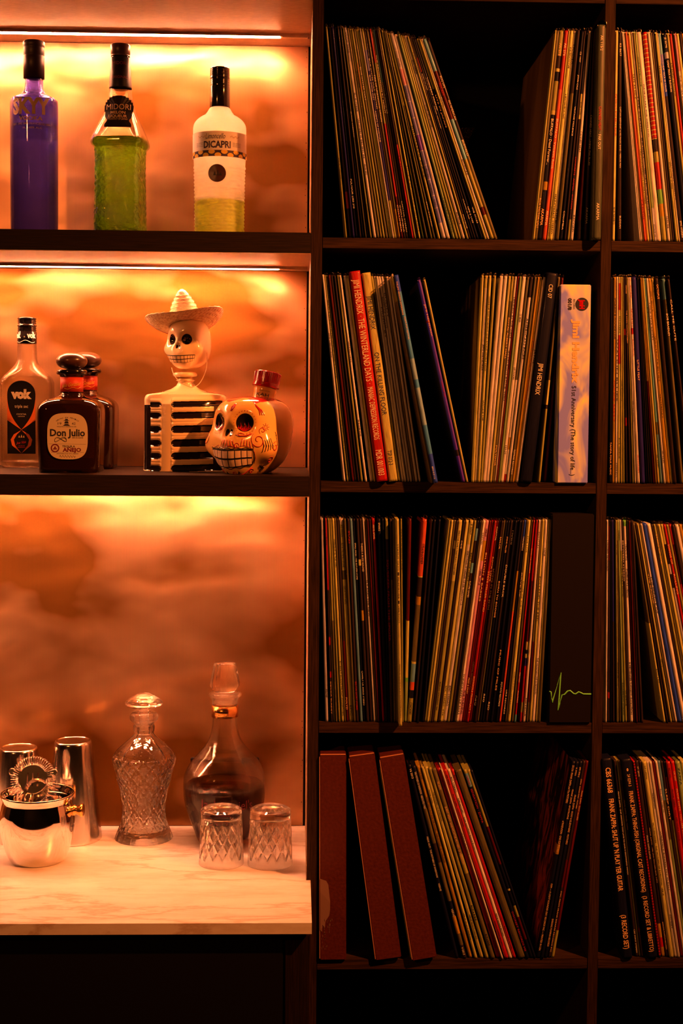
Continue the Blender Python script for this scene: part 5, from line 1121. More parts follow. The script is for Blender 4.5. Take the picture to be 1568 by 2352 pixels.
row([(993, 5, 'O', {'xt': 901.5, 'Y': -.030, 'seg': [(.12, 'o'), (.45, 'b'), (1, 'b')], 'label': 'thin brown record against the blue one, second shelf'}), (1001, 9.5, 'n', {'xt': 909.5, 'Y': -.033, 'seg': [(.08, 'v'), (.40, 'n'), (.5, 'M'), (.54, 'n'), (.72, 'M'), (.86, 'n'), (1, 'v')], 'tx': [TX('THE JIMI HENDRIX EXPERIENCE', .03, .19, 'o', .32, -.15), TX('MIAMI POP FESTIVAL', .2, .31, 'o', .32, .1), TX('88765 43 27 1 S1', .92, .98, 'w', .3, -.1)], 'label': 'blue mottled record jutting out of the second shelf, leaning', 'h': .316})], [(993, 901), (1001, 909)], 1108, Z2, 'x', 'jutting records on the second shelf', .5)
row([(1065, 6, 'p', {'xt': 962.5, 'cover': 'vinyl_cover', 'tx': [TX('JIMI HENDRIX', .12, .28, 'o', .5, .1), TX('LONDON 1967', .5, .58, 'r', .4)], 'seg': [(.2, 'p'), (.21, 'r'), (.84, 'p'), (.87, 'd'), (1, 'p')], 'label': 'purple record leaning alone with a tan one, second shelf'}), (1073, 4.5, 'c', {'xt': 974.5, 'label': 'thin tan record leaning on the purple one, second shelf', 'seg': [(.04, 'c'), (1, 'c')]})], [(1065, 962), (1073, 974)], 1108, Z2, 'x', 'stray pair on the second shelf', 1)
an = [(1086, 1108), (1093, 1118), (1099.5, 1125), (1105, 1140), (1112, 1154), (1119.6, 1163), (1126.6, 1171), (1131.7, 1179), (1138, 1188.5), (1142, 1196), (1146, 1203), (1152.5, 1210), (1166, 1222), (1178, 1240), (1188, 1250.5)]
an = [(1086, 1108.5), (1093, 1118), (1099.5, 1126), (1105, 1137), (1112, 1152), (1119.6, 1162), (1188, 1250.5)]
row([(1086, 4.5, 'c', {'cover': 'cover_smoke', 'label': 'record with a smoky olive cover seen side-on, second shelf'}), (1093, 6.5, 'W', {'seg': [(.06, 'c'), (1, 'w')], 'tx': [TX('JIMI HENDRIX', .33, .46)]}), (1099.5, 5.5, 'c', {'tx': [TX('WOKE UP THIS MORNING AND FOUND MYSELF DEAD', .1, .46), TX('WOKE UP', .6, .7)]}), (1105, 5, 'o'), (1112, 8.5, 'W'), (1119.8, 7.5, 'w'), (1126.6, 5, 'c'), (1132, 5, 'b', {'seg': [(.12, 'o'), (1, 'b')], 'tx': [TX('ROYAL ALBERT HALL', .2, .4, 'o'), TX('POLYDOR', .82, .92, 'o')]}), (1137.5, 5, 'w', {'tx': [TX('HENDRIX IN THE WEST', .1, .3), TX('IN STUDIOS ROCK YOU', .36, .6)]}), (1142, 4, 'r', {'seg': [(.45, 'r'), (1, 'R')]}), (1146, 4.5, 't'), (1152.5, 7, 'W', {'tx': [TX('23 8020', .18, .22, 'k', .6), TX('LES DOORS', .44, .5, 'k', .6), TX('123-21', .82, .86, 'k', .6)]}), (1159.5, 5, 'O', {'seg': [(.5, 'b'), (.78, 'w'), (.84, 'O'), (.96, 'w'), (1, 'r')]}), (1166, 6, 'w', {'seg': [(.1, 'd'), (1, 'w')], 'tx': [TX('AMERICAN POPS', .2, .4)]}), (1172.5, 4.5, 'b', {'tx': [TX('REPRISE RECORDS', .84, .96, 'w')]}), (1178, 5, 'O'), (1182.5, 4, 'c', {'tx': [TX('JANIS LIVE NOT AT THE DEFEATED', .3, .6, 'r')]}), (1188, 6, 'w', {'tx': [TX('JAYNE', .35, .42)]})],
    an, 1109, Z2, 'row before the black boxed set', 'records before the black boxed set', .85)
boxset(1208.5, 1268.5, 27, 1109, Z2, -.006, 'k', [TX('CID 07', .055, .12, 'w', .34), TX('JIMI HENDRIX', .43, .58, 'w', .4)], 'black boxed set with small cream lettering, second shelf', .3195)
record(1238, 1284, 5.5, 1109, Z2, .004, 'o', [(.5, 'b'), (.62, 'c'), (.64, 'd'), (1, 'o')], None, 'worn gold-edged record squeezed between the black and mauve boxes', 'records before the mauve box', True)
record(1252.5, 1292, 5, 1109, Z2, .02, 'q', None, None, 'dark red record half hidden by the mauve box', 'records before the mauve box', True)
mb = thing('record_box', 'thick mauve and orange boxed set standing upright, second shelf', 'boxed set', (atY(1314, 1108, -.004).x, -.004, Z2+.0003), group='boxed record sets')
k = sc_at(-.004); hh = .3015
boxo('slipcase', -35.5*k, 35.5*k, 0, .30, 0, hh, 'box_art', mb, .0012)
fl = lambda x0, f, e=0: (lambda u, v: Vector((x0+v, -.0004-e, hh*(1-f)-u)))
bm = bmesh.new(); letters(bm, 'Jimi Hendrix', fl(3*k, .334), 147*k, 15*k, 0, .05); link('title_lettering', bm, 'ink_orange', mb)
for tx_ in (('51st Anniversary (The story of life...)', fl(0, .735), 207*k, 10*k, 0, .008), ('RECORDS', fl(-3*k, .098), 23*k, 4*k, 0, 0), ('001/8', fl(-13*k, .098), 27*k, 8*k, 0, .04)):
    bm = bmesh.new(); letters(bm, *tx_); link('subtitle_lettering', bm, 'ink_dark', mb)
bm = bmesh.new(); poly(bm, [(15*k*math.cos(2*PI*j/40), 15*k*math.sin(2*PI*j/40)) for j in range(40)][::-1], fl(15*k, .098)); link('round_emblem', bm, 'ink_dark', mb)
bm = bmesh.new(); letters(bm, 'JmH', fl(15*k, .098, .0004), 22*k, 11*k, 0, .06); link('emblem_lettering', bm, 'red_plastic', mb)
# second shelf, second cell
an = [(1408, 1412), (1420.4, 1422.5), (1432, 1429.5), (1439.7, 1433), (1460, 1443), (1467.3, 1447), (1477, 1456), (1485, 1464), (1506, 1473), (1519.7, 1481), (1535, 1491.6), (1543.5, 1498.6), (1551, 1507.7), (1566, 1523.8), (1588, 1535)]
row([(1401.5, 5, 'k', {'xt': 1404.5, 'tx': [TX('TAMPA FOLK MUSIC', .8, .96, 'o')]}), (1408.3, 5.5, 'O', {'tx': [TX('JOHNNY B GOODE LIVE', .1, .3), TX('CHUCK BERRY', .5, .7, 'r')]}), (1414.8, 5, 'w', {'tx': [TX('WALKIN BLUES', .3, .6), TX('STEREO', .9, .97)]}), (1421, 7, 'c', {'seg': [(.03, 'c'), (.16, 'r'), (.28, 'c'), (.42, 'r'), (1, 'c')], 'tx': [TX('MASTERS', .19, .27), TX('RCA VICTOR', .78, .88)], 'label': 'tan record with red diagonal stripes, second shelf beyond the upright'}), (1427.5, 5, 'c', {'tx': [TX('still hunting', .5, .6)]}), (1432.8, 4.5, 'o'), (1439.7, 4.5, 'd', {'seg': [(.25, 'd'), (.28, 'r'), (.68, 'd'), (.72, 'r'), (1, 'd')]}), (1447.5, 6, 'd', {'tx': [TX('POSTCARD', .04, .08, 'o'), TX('THE KINKS KONTROVERSY', .16, .32, 'o')]}), (1454, 3.5, 'o'), (1459.5, 4.5, 'w', {'tx': [TX('ME UNLIMITED', .6, .7)]}), (1467, 7, 'w', {'tx': [TX('ROXY MUSIC', .04, .1, 'r', .5), TX('THE HOUR OF 12', .15, .24, 'r', .5), TX('EVOLUTION', .3, .38, 'r', .5), TX('SEASONSET', .86, .95, 'r', .5)], 'seg': [(.245, 'w'), (.275, 'r'), (1, 'w')]}), (1477, 9, 'V', {'tx': [TX('LITTLE FEAT', .4, .5, 'o', .4)]}), (1485.5, 4, 'k'), (1490.5, 4, 'd'), (1496, 5, 'b'), (1502, 5, 'q', {'seg': [(.5, 'O'), (1, 'q')]}), (1506.8, 4.5, 'O'), (1513, 5, 'c', {'tx': [TX('ISLAND', .86, .92)]}), (1519.7, 5.5, 'g', {'seg': [(.7, 'g'), (.76, 'b'), (1, 'G')], 'tx': [TX('BOB SEGER', .14, .22)]}), (1527, 5, 'w', {'tx': [TX('LONE STAR RIDERS', .12, .3), TX('ISLAND', .84, .9)]}), (1535, 9, 'O', {'tx': [TX('VOL 1 BBC1 X', .06, .16, 'k', .4), TX('WHITECAP BLUES', .28, .5, 'k', .4), TX('YESTERDAY', .56, .68, 'k', .4)]}), (1543.5, 5, 'c', {'tx': [TX('FORTRESS', .02, .08), TX('ICONOCLAST', .16, .24)]}), (1551, 6, 'd', {'tx': [TX('OCTOPUS', .03, .1, 'o')]}), (1567, 6, 'd', {'seg': [(.1, 'g'), (1, 'b')], 'tx': [TX('BOB BRADLEY', .17, .28, 'w')]}), (1588, 5, 'd', {'tx': [TX('CALL ME CUTE', .1, .3, 'w')]})],
    an, 1112, Z2, 'row beyond upright, second shelf', 'records in the second cell of the second shelf', .85)
# third shelf, first cell
an = [(751, 739), (762, 748), (779.7, 759), (787.4, 765), (807, 783.6), (814, 791), (820.5, 799.5), (830.8, 806.5), (838.4, 813), (845.4, 821), (860.7, 834.6), (870, 844), (880, 857), (888, 871), (899.6, 887.5), (906.7, 897), (920.7, 913.7)]
row([(751, 6.5, 'P', {'tx': [TX('FAME', .84, .88)]}), (762, 6.5, 'r', {'seg': [(.35, 'r'), (.58, 'd'), (.62, 'r'), (.75, 'd'), (.78, 'r'), (1, 'd')], 'tx': [TX('SLADE', .09, .13), TX('DECCA SLADEY', .8, .96, 'o')]}), (767, 4, 'b'), (772.7, 4.5, 'o', {'seg': [(.5, 'o'), (1, 'b')], 'tx': [TX('POLYDOR', .74, .8), TX('DELUXE', .84, .9)]}), (779.7, 4, 'o'), (787.4, 6, 'c', {'tx': [TX('WEEKEND IN THE CITY', .1, .24), TX('ROBERT PLANT MUSIC COMPOSED', .7, .97)]}), (792.5, 4, 'b'), (798, 5, 'd', {'seg': [(.6, 'd'), (1, 'q')], 'tx': [TX('POLYD', .88, .94, 'o')]}), (807, 9.5, 'c', {'seg': [(.03, 'w'), (.255, 'c'), (.30, 'b'), (1, 'c')], 'tx': [TX('XS 30325', .03, .09, 'k', .4), TX('SLY & THE FAMILY STONE', .12, .24, 'k', .45), TX('GREATEST HITS', .33, .42, 'k', .45), TX('EPIC', .92, .97, 'k', .45)], 'label': 'thick tan record with a brown band, third shelf'}), (814.5, 5, 'b'), (821, 5, 'd', {'tx': [TX('SUZI', .06, .12, 'r'), TX('BIG FUN SHORT STORIES', .8, .94, 'r')]}), (830, 5.5, 'G', {'label': 'grey record in the tightly packed row, third shelf'}), (838, 6, 'k', {'tx': [TX('SMALL FACES—THE AUTUMN STONE', .12, .3, 'w', .5), TX('CHARLY CR 300025 STEREO', .75, .92, 'w', .5)]}), (845, 5, 'd', {'seg': [(.2, 'd'), (.23, 'c'), (.45, 'd'), (.5, 'O'), (1, 'd')]}), (852.6, 5.5, 'd', {'tx': [TX('THERES A BUZZ ROUND', .12, .26, 'w')]}), (860.7, 5, 'w', {'tx': [TX('SLY AND THE NEW', .3, .48)]}), (866, 4, 'b'), (870, 3.5, 'q'), (874, 3.5, 'd'), (880, 6.5, 'r', {'tx': [TX('ARMS AP542', .03, .1, 'w', .5)]}), (887.5, 6, 'k', {'tx': [TX('SPARKS', .02, .06, 'w')]}), (893.5, 4, 'k'), (899.6, 5.5, 'd', {'seg': [(.1, 'o'), (1, 'd')], 'tx': [TX('SQUEEZER FROM THE SPIDER', .2, .6, 'r')]}), (906.7, 5, 'd', {'seg': [(.3, 'd'), (1, 'b')]}), (912, 4.5, 'b')],
    an, 1661, Z3, 'tightly packed row, third shelf', 'records packed on the third shelf', .75, Y0=.004)
row([(920.2, 7.5, 'c', {'xt': 912.5, 'Y': -.025, 'tx': [TX('STATUS QUO ■ PILEDRIVER ■ VERTIGO', .12, .5, 'k', .5), TX('MADE IN AUSTRALIA BY PHONOGRAM PTY', .7, .96, 'k', .35)], 'h': .316, 'label': 'tan record jutting out of the third shelf, black capital lettering'}), (925.2, 3, 'o', {'xt': 921.5, 'Y': .0, 'tx': [TX('STATUS QUO LIVE', .05, .25)], 'label': 'thin brown record behind the jutting tan one, third shelf'})], [(920, 912), (925, 921)], 1661, Z3, 'x', 'jutting records on the third shelf', .8)
row([(931.5, 6, 'q', {'xt': 942, 'seg': [(.5, 'q'), (.78, 'c'), (.8, 'y'), (1, 't')], 'label': 'multicoloured narrow record at the start of the loose group, third shelf'}), (940, 9, 'O', {'xt': 976, 'seg': [(.28, 'R'), (.285, 'c'), (.38, 'd'), (.42, 'O'), (.7, 'b'), (.71, 'c'), (.8, 'G'), (.84, 'R'), (.88, 'k'), (1, 'o')], 'tx': [TX('STEAMHAMMER', .12, .22, 'k'), TX('CONCHORD', .9, .96, 'k')], 'label': 'rust and brown banded record in the loose group, third shelf'}), (952, 5, 'd', {'xt': 992, 'seg': [(1, 'd')], 'label': 'dark record with a pale tip in the loose group, third shelf'}), (960, 4, 'k', {'xt': 999, 'cover': 'cover_blue', 'label': 'glossy blue covered record in the loose group, third shelf'}), (971.5, 4, 'k', {'xt': 1010, 'cover': 'cover_blue', 'label': 'second glossy blue covered record, against the long row'})], [(930, 942), (940, 976), (971, 1010)], 1661, Z3, 'x', 'loose records on the third shelf', 1)
an = [(977, 1033), (1007, 1067), (1022, 1084.5), (1036, 1098), (1050, 1112.6), (1056.5, 1119.5), (1074.3, 1138.7), (1092, 1155), (1148, 1202), (1168.6, 1216), (1182.7, 1227), (1195.4, 1233.5), (1203.7, 1240), (1218.4, 1248.5), (1224.8, 1255), (1233.7, 1261), (1238, 1265)]
K_ = {}
row([(977, 5, 'o'), (982.5, 5, 'c'), (987.5, 4, 'b'), (992, 4.5, 'd', {'seg': [(.1, 'd'), (.14, 'b'), (1, 'd')]}), (999, 8.5, 'c', {'seg': [(.3, 'c'), (1, 'o')], 'tx': [TX('SPIRIT/THE FAMILY THAT PLAYS TOGETHER', .05, .27, 'k', .42), TX('PLM 212 SONODISC 900', .8, .94, 'k', .4)]}), (1006.7, 5, 'd', {'tx': [TX('ODE', .1, .14, 'w')]}), (1012.8, 8, 'c', {'tx': [TX('EPIC STEREO   KTK', .82, .97, 'k', .45, .15)]}), (1021.8, 8.5, 'c', {'seg': [(.12, 'c'), (1, 'w')], 'tx': [TX('E 30267', .02, .07, 'k', .45), TX('SPIRIT/TWELVE DREAMS OF DR. SARDONICUS', .15, .42, 'k', .45), TX('EPIC STEREO', .82, .92, 'k', .45)]}), (1029.8, 4.5, 'o', {'tx': [TX('BEST OF SPIRIT', .16, .3)]}), (1036, 5.5, 'd', {'seg': [(.04, 'k'), (.1, 'G'), (.21, 'd'), (.26, 'g'), (1, 'd')], 'tx': [TX('FUTURE GAMES', .3, .38, 'w')]}), (1041, 4, 'k'), (1045, 3.5, 'b'), (1050, 5.5, 'w', {'tx': [TX('SUNDAZED', .06, .12), TX('SUNDAZED LP 5093', .76, .96)]}), (1056.5, 6.5, 's', {'seg': [(.1, 's'), (.2, 'O'), (1, 's')], 'tx': [TX('SPIRIT', .04, .08), TX('OBEL SHOP', .24, .32), TX('THE TURNING', .84, .96)]}), (1063, 5, 'q', {'tx': [TX('BILLION $ BABIES', .16, .4, 'o'), TX('FREE & EASY', .78, .86, 'o')]}), (1068.4, 5, 'r', {'tx': [TX('CAPITOL RECORDS INC', .7, .84, 'w')]}), (1074.2, 5.5, 'r', {'tx': [TX('STEVE MILLER BAND', .25, .45, 'o'), TX('SCHOOLS PRODUCT 1', .77, .95, 'o')]}), (1079.6, 4.5, 'q', {'tx': [TX('CAPITOL', .03, .1, 'w'), TX('ROCK LOVE', .18, .3, 'o')]}),
     (1085.8, 5, 'd', {'tx': [TX('LIVING IN THE 20TH', .24, .44, 'o'), TX('RSO', .87, .92, 'w')]}), (1092, 5, 'd', {'tx': [TX('SAILOR', .08, .14, 'o')]}), (1097.3, 3.4, 'b'), (1103.6, 5.5, 'k', {'tx': [TX('BORN TO BOOGIE', .3, .48, 'o'), TX('RSO', .86, .9, 'w')]}), (1109.6, 5, 'k', {'tx': [TX('STEVE MILLER', .08, .16, 'o')]}), (1117, 5.5, 'd', {'tx': [TX('DOUBLE BACK', .22, .38, 'w'), TX('RSO', .9, .94, 'w')]}), (1123, 4.5, 'k', {'tx': [TX('MUSIC', .05, .12, 'w')]}), (1129, 5.5, 'k', {'tx': [TX('MUSIC OF MILES', .64, .84, 'o')]}), (1135, 4.5, 'd'), (1141, 5, 'k', {'tx': [TX('POTATO RECORDS', .8, .92, 'w')]}), (1148, 5, 'O', {'seg': [(.25, 'd'), (.45, 'O'), (1, 'R')]}), (1155, 5.5, 'k', {'seg': [(.1, 'v'), (1, 'k')], 'tx': [TX('YARDBIRDS', .08, .15, 'w'), TX('LIKE RECORDS', .84, .96, 'w')]}), (1161.6, 4.5, 'b', {'tx': [TX('RAVE UP', .26, .38, 'w')]}), (1168.8, 9, 'c', {'tx': [TX('FIVE LIVE', .08, .16, 'k', .35), TX('SHAPE OF THE CITY', .3, .48, 'k', .35), TX('ROUTES FOR AN IDOL', .75, .84, 'k', .3, .2), TX('LINE RECORDS', .86, .96, 'k', .35, -.2)], 'label': 'thick tan record with small lettering in the long row, third shelf'}), (1177, 4.5, 'b'), (1183, 6, 'r', {'seg': [(.96, 'r'), (1, 'g')], 'tx': [TX('RHINO THE YARDBIRDS', .14, .26, 'o'), TX('VERTIGO', .75, .8, 'w'), TX('ALLMAN', .84, .9, 'w')]}), (1189.7, 4.5, 'd'), (1195.4, 5, 'r', {'seg': [(.3, 'r'), (.6, 'q'), (.64, 'c'), (.66, 'k'), (.68, 'c'), (.72, 'V'), (.9, 'r'), (.95, 'o'), (1, 'r')]}), (1203.7, 6.5, 'w', {'tx': [TX('DIGNITARY', .06, .14), TX('METEOR', .88, .97)]}), (1211, 5, 'q', {'seg': [(.6, 'b'), (.9, 'q'), (1, 'b')]}), (1218.2, 5, 'c', {'tx': [TX('POLLAND THE RED', .28, .5)]}), (1224.8, 6, 'w', {'tx': [TX('NADIR', .14, .18), TX('THE MAGICIAN LIVE IN BOSTON', .68, .86)]}), (1233.2, 4.5, 'c'), (1238.5, 4.5, 'b')],
    an, 1663, Z3, 'long row beside the heartbeat box', 'records in the long row on the third shelf', .8, Y0=.003)
eb = thing('record_box', 'tall black box with a yellow-green heartbeat line, third shelf', 'boxed set', (atY(1307.5, 1663, -.003).x, -.003, Z3+.0003), group='boxed record sets')
k = sc_at(-.003); hh = .3235
boxo('slipcase', -49.5*k, 49.5*k, 0, .30, 0, hh, 'black_satin', eb, .0015)
bm = bmesh.new(); pts = [(-49, 0), (-43, 3), (-41, -4), (-38, -22), (-34, -10), (-22, 42), (-24, 10), (-28, -42), (-16, -6), (-12, -1), (-6, 3), (0, 8), (5, 6), (12, 0), (18, 3), (25, 3), (30, 0), (36, 0), (49, 0)]
pts = [(-49, 5), (-45, 4), (-41.5, -21), (-22.5, 49), (-27, -39), (-19, -3), (-13, -2), (-6, 6), (0, 7), (8, 0), (13, -1), (20, 4), (25, 2), (31, -1), (49.3, -1)]
tube(bm, [(x*k, -.0004, (y+70)*k) for x, y in pts], 1.9*k, 6); 
for v in bm.verts: v.co.y = -.0004+(v.co.y+.0004)*.15
link('heartbeat_line', bm, 'ecg_green', eb, True)
# third shelf, second cell
an = [(1385.4, 1390.5), (1391.4, 1395), (1408.8, 1406.6), (1419, 1415), (1431.6, 1420), (1445, 1430), (1451.3, 1435), (1458, 1442), (1476, 1453)]
row([(1385.8, 4, 'c'), (1391.6, 6, 'w', {'tx': [TX('LYNYRD SKYNYRD', .1, .25)]}), (1398, 5, 'd', {'seg': [(.03, 'd'), (.2, 'q'), (.85, 'd'), (.88, 'r'), (1, 'd')]}), (1403.2, 4, 'k'), (1409, 5.5, 'V', {'seg': [(.5, 'V'), (1, 'd')]}), (1419, 5, 'c', {'tx': [TX('ZZ TOP', .12, .17), TX('Grand Funk', .7, .78)]}), (1424.6, 4.5, 'd', {'seg': [(.1, 'o'), (1, 'b')]}), (1431.6, 5.5, 't', {'tx': [TX('STEREO', .05, .1), TX('TOWERING SONGS', .8, .96)]}), (1438, 5, 'o', {'seg': [(.15, 'P'), (1, 'o')], 'tx': [TX('YOURS TRULY ANGEL', .2, .38), TX('XUKTOR', .84, .92)]}), (1443.2, 4, 'd', {'tx': [TX('BETWEEN STEREO', .1, .3, 'w')]}), (1450.5, 6.5, 'w', {'seg': [(.03, 'y'), (1, 'W')], 'tx': [TX('LYNCH SO SOUL', .12, .2), TX('IT HAPPENED FOR A REASON', .24, .38), TX('A MESSENGER SUGGESTS EVOLUTION', .7, .96)]}), (1457.5, 4.5, 'd', {'seg': [(.1, 'b'), (1, 'q')]}), (1463.3, 4, 'q'), (1468.2, 3.5, 'd'), (1475, 5, 'k', {'seg': [(1, 'd')]})],
    an, 1660, Z3, 'straight row beyond upright, third shelf', 'upright records in the second cell of the third shelf', .8)
row([(1526.3, 5.5, 'c', {'xt': 1455.5, 'seg': [(.5, 'b'), (1, 'c')], 'tx': [TX('ROCK A DIT', .73, .8)]}), (1533.5, 4.5, 'd', {'xt': 1460}), (1541.6, 5, 'c', {'xt': 1464.5, 'tx': [TX('TELLY', .68, .72)]}), (1547.3, 4.5, 'b', {'xt': 1468.6, 'tx': [TX('THE KRONE', .25, .4, 'o')]}), (1553, 6, 'w', {'xt': 1473.2, 'tx': [TX('· THE MIDDLE OF', .25, .45)]}), (1562, 10, 'v', {'xt': 1480.5, 'label': 'thick navy record in the leaning row, third shelf beyond the upright'}), (1572.5, 8.5, 'w', {'xt': 1489.8}), (1580, 5.5, 'd', {'xt': 1497.5}), (1586, 5, 'o', {'xt': 1503, 'tx': [TX('STARS OF THE', .05, .2, 'o')]}), (1592, 5, 'b', {'xt': 1508}), (1598, 5, 'c', {'xt': 1513.5}), (1605, 6, 'P', {'xt': 1520, 'seg': [(.1, 'c'), (.2, 'd'), (.25, 'P'), (.32, 'd'), (1, 'P')]}), (1612, 6, 'r', {'xt': 1526.5, 'tx': [TX('SONGS OF', .1, .2, 'o'), TX('ROLLING', .25, .35, 'o')]}), (1619, 5.5, 'o', {'xt': 1532.5}), (1625.5, 6, 'r', {'xt': 1539, 'seg': [(.1, 'r'), (.3, 'q'), (1, 'r')]}), (1633, 6, 'd', {'xt': 1546}), (1640.5, 7.5, 'w', {'xt': 1554.5}), (1649, 6, 'O', {'xt': 1563}), (1657, 6, 'b', {'xt': 1570})],
    [(1526, 1455), (1640, 1554)], 1660, Z3, 'far leaning row, third shelf', 'leaning records in the second cell of the third shelf', .7)

# fourth shelf: three brown binders
def binder(xb, xt, w, label, Yf, h, extra=False, edge=False):
    pb = atY(xb, 2203, Yf); pt = atY(xt, 2203-473*h/.3145, Yf); k = sc_at(Yf); lean = math.asin((pt.x-pb.x)/h); hw = w/2*k
    t = thing('record_binder', label, 'binder', (pb.x, Yf, Z4+abs(math.sin(lean))*hw+.0003), group='brown record binders', rot=(0, lean, 0))
    boxo('binder_case', -hw, hw, 0, .30, 0, h, 'binder_board', t, .0014)
    boxo('top_edge', -hw+.001, hw-.001, .0008, .005, h-.0004, h+.0008, 'board_edge', t, .0003)
    boxo('side_edge', -hw-.0005, -hw+.0006, .0003, .0045, .003, h-.003, 'board_edge', t)
    if extra:
        bm = bmesh.new(); random.seed(11)
        Rr = [(0, .40), (14, .39), (19, .37), (21, .33), (23, .29), (23, .25), (21, .22), (16, .205), (12, .19), (11, .16), (5, .175), (4, .14), (0, .15)]
        poly(bm, [(-hw+.0008+x*k, f*h) for x, f in Rr], lambda u, v: Vector((u, -.0003, v)))
        for i in range(120):
            x = random.uniform(3, 44); f = random.uniform(.05, .24); s_ = random.uniform(.3, .9)
            if f > .2+.0*x or x > 16+ (f-.05)*120: continue
            poly(bm, [(-hw+x*k, f*h), (-hw+(x+s_)*k, f*h+.001), (-hw+(x+s_*.6)*k, f*h+s_*.006), (-hw+(x-.2)*k, f*h+.002)], lambda u, v: Vector((u, -.0003, v)))
        link('worn_patch', bm, 'worn_paper', t, kind='stuff')
    if edge: boxo('inner_sleeve', -hw-3.2*k, -hw-.4*k, .006, .29, .004, h-.018, spine_mat('o'), t)
binder(764.5, 764.5, 62, 'brown binder standing upright with a worn pale patch, bottom row', -.004, .3215, True)
binder(892, 830.5, 61, 'brown binder leaning between its two neighbours, bottom row', -.007, .3225)
binder(975, 899.5, 58, 'brown binder leaning most, against the leaning records', -.009, .3225, False, True)
an = [(1049.5, 940), (1068, 950), (1081.4, 960.5), (1093.5, 970.5), (1107.6, 978.5), (1119, 987), (1133, 996.5), (1145, 1007), (1154, 1014.5), (1164, 1021.5), (1173, 1030.5), (1182, 1039), (1200, 1053), (1212, 1068), (1222, 1076), (1229, 1083)]
row([(1050, 7, 'k', {'tx': [TX('V6 5013', .02, .07, 'w'), TX('FREAK OUT! · THE MOTHERS OF INVENTION', .37, .58, 'w', .5), TX('VERVE', .61, .65, 'w', .5)]}), (1068, 8, 'k', {'seg': [(.22, 'k'), (.4, 'b'), (.5, 'd'), (.7, 'b'), (.78, 'k'), (.87, 'O'), (.93, 'b'), (1, 'd')], 'tx': [TX('THE MOTHERS OF INVENTION · ABSOLUTELY FREE', .03, .22, 'w', .5), TX('VERVE', .74, .78, 'w', .5), TX('V-5013', .94, .98, 'w', .5)]}), (1081.4, 8, 'O', {'tx': [TX('V6-5045', .03, .07, 'k', .45), TX("WE'RE ONLY IN IT FOR THE MONEY · THE MOTHERS OF INVENTION", .16, .5, 'k', .45)]}), (1093.5, 7, 'c', {'tx': [TX('FRANK ZAPPA', .12, .19, 'k', .5), TX('VERVE SELECT 2317 034', .76, .9, 'k', .5)]}), (1107.2, 9, 'c', {'tx': [TX('THE MOTHERS OF INVENTION', .13, .28, 'k', .45), TX('VERVE SELECT 2352 003', .77, .9, 'k', .45)]}), (1119, 8, 'o', {'tx': [TX('BIZARRE', .72, .8, 'k', .6)]}), (1132.5, 9.5, 'b', {'seg': [(.45, 'b'), (.55, 'o'), (.7, 'b'), (1, 'b')], 'tx': [TX('RS 6370', .07, .11, 'o', .45), TX('BURNT WEENY SANDWICH/THE MOTHERS OF INVENTION', .2, .5, 'o', .5), TX('BIZARRE', .87, .93, 'k', .6)]}), (1145, 9.5, 'r', {'tx': [TX('HR 1002', .06, .1, 'k', .4), TX('HOT RATS/FRANK ZAPPA', .17, .3, 'k', .42), TX('BARKING PUMPKIN RECORDS', .82, .95, 'k', .42)]}), (1154, 4.5, 'w', {'tx': [TX('WAKA JAWAKA', .33, .45)]}), (1164, 9.5, 'r', {'tx': [TX('BPR 8888-8', .03, .08, 'k', .45), TX("FRANK ZAPPA · CHUNGA'S REVENGE", .13, .3, 'k', .42), TX('BARKING PUMPKIN RECORDS', .8, .93, 'k', .4)]}), (1173, 7, 'w', {'tx': [TX('BIG STEREO', .04, .12, 'k', .6), TX('ZAPPA/MOTHERS', .15, .23, 'k', .6), TX('just another band from', .25, .42, 'k', .55), TX('MAJOR TALKING RECORDS', .76, .88, 'k', .55)]}), (1182, 7, 'r', {'tx': [TX('BPR', .03, .06), TX('BARKING PUMPKIN RECORDS', .83, .95, 'k', .45)]}), (1199, 14, 'b', {'label': 'thick worn brown album in the leaning group, bottom row'}), (1212, 8, 'k', {'seg': [(.02, 'o'), (.09, 'G'), (.5, 'k'), (1, 'k')], 'tx': [TX('OVER-NITE', .03, .08, 'r', .55), TX('SENSATION · ZAPPA', .1, .28, 'r', .55), TX('DISCREET RECORDS MS', .75, .96, 'r', .45)]}), (1222, 8, 'd', {'seg': [(.3, 'o'), (.5, 'q'), (.63, 'k'), (.64, 'c'), (.72, 'k'), (.78, 'o'), (.9, 'q'), (1, 'k')]}), (1229, 5, 'k', {'cover': 'cover_rust'})],
    an, 2203, Z4, 'leaning group after the binders', 'records leaning after the binders', .15, Y0=.0)
an = [(1235, 1317.8), (1247.6, 1327), (1261.6, 1341.4), (1269, 1347.5)]
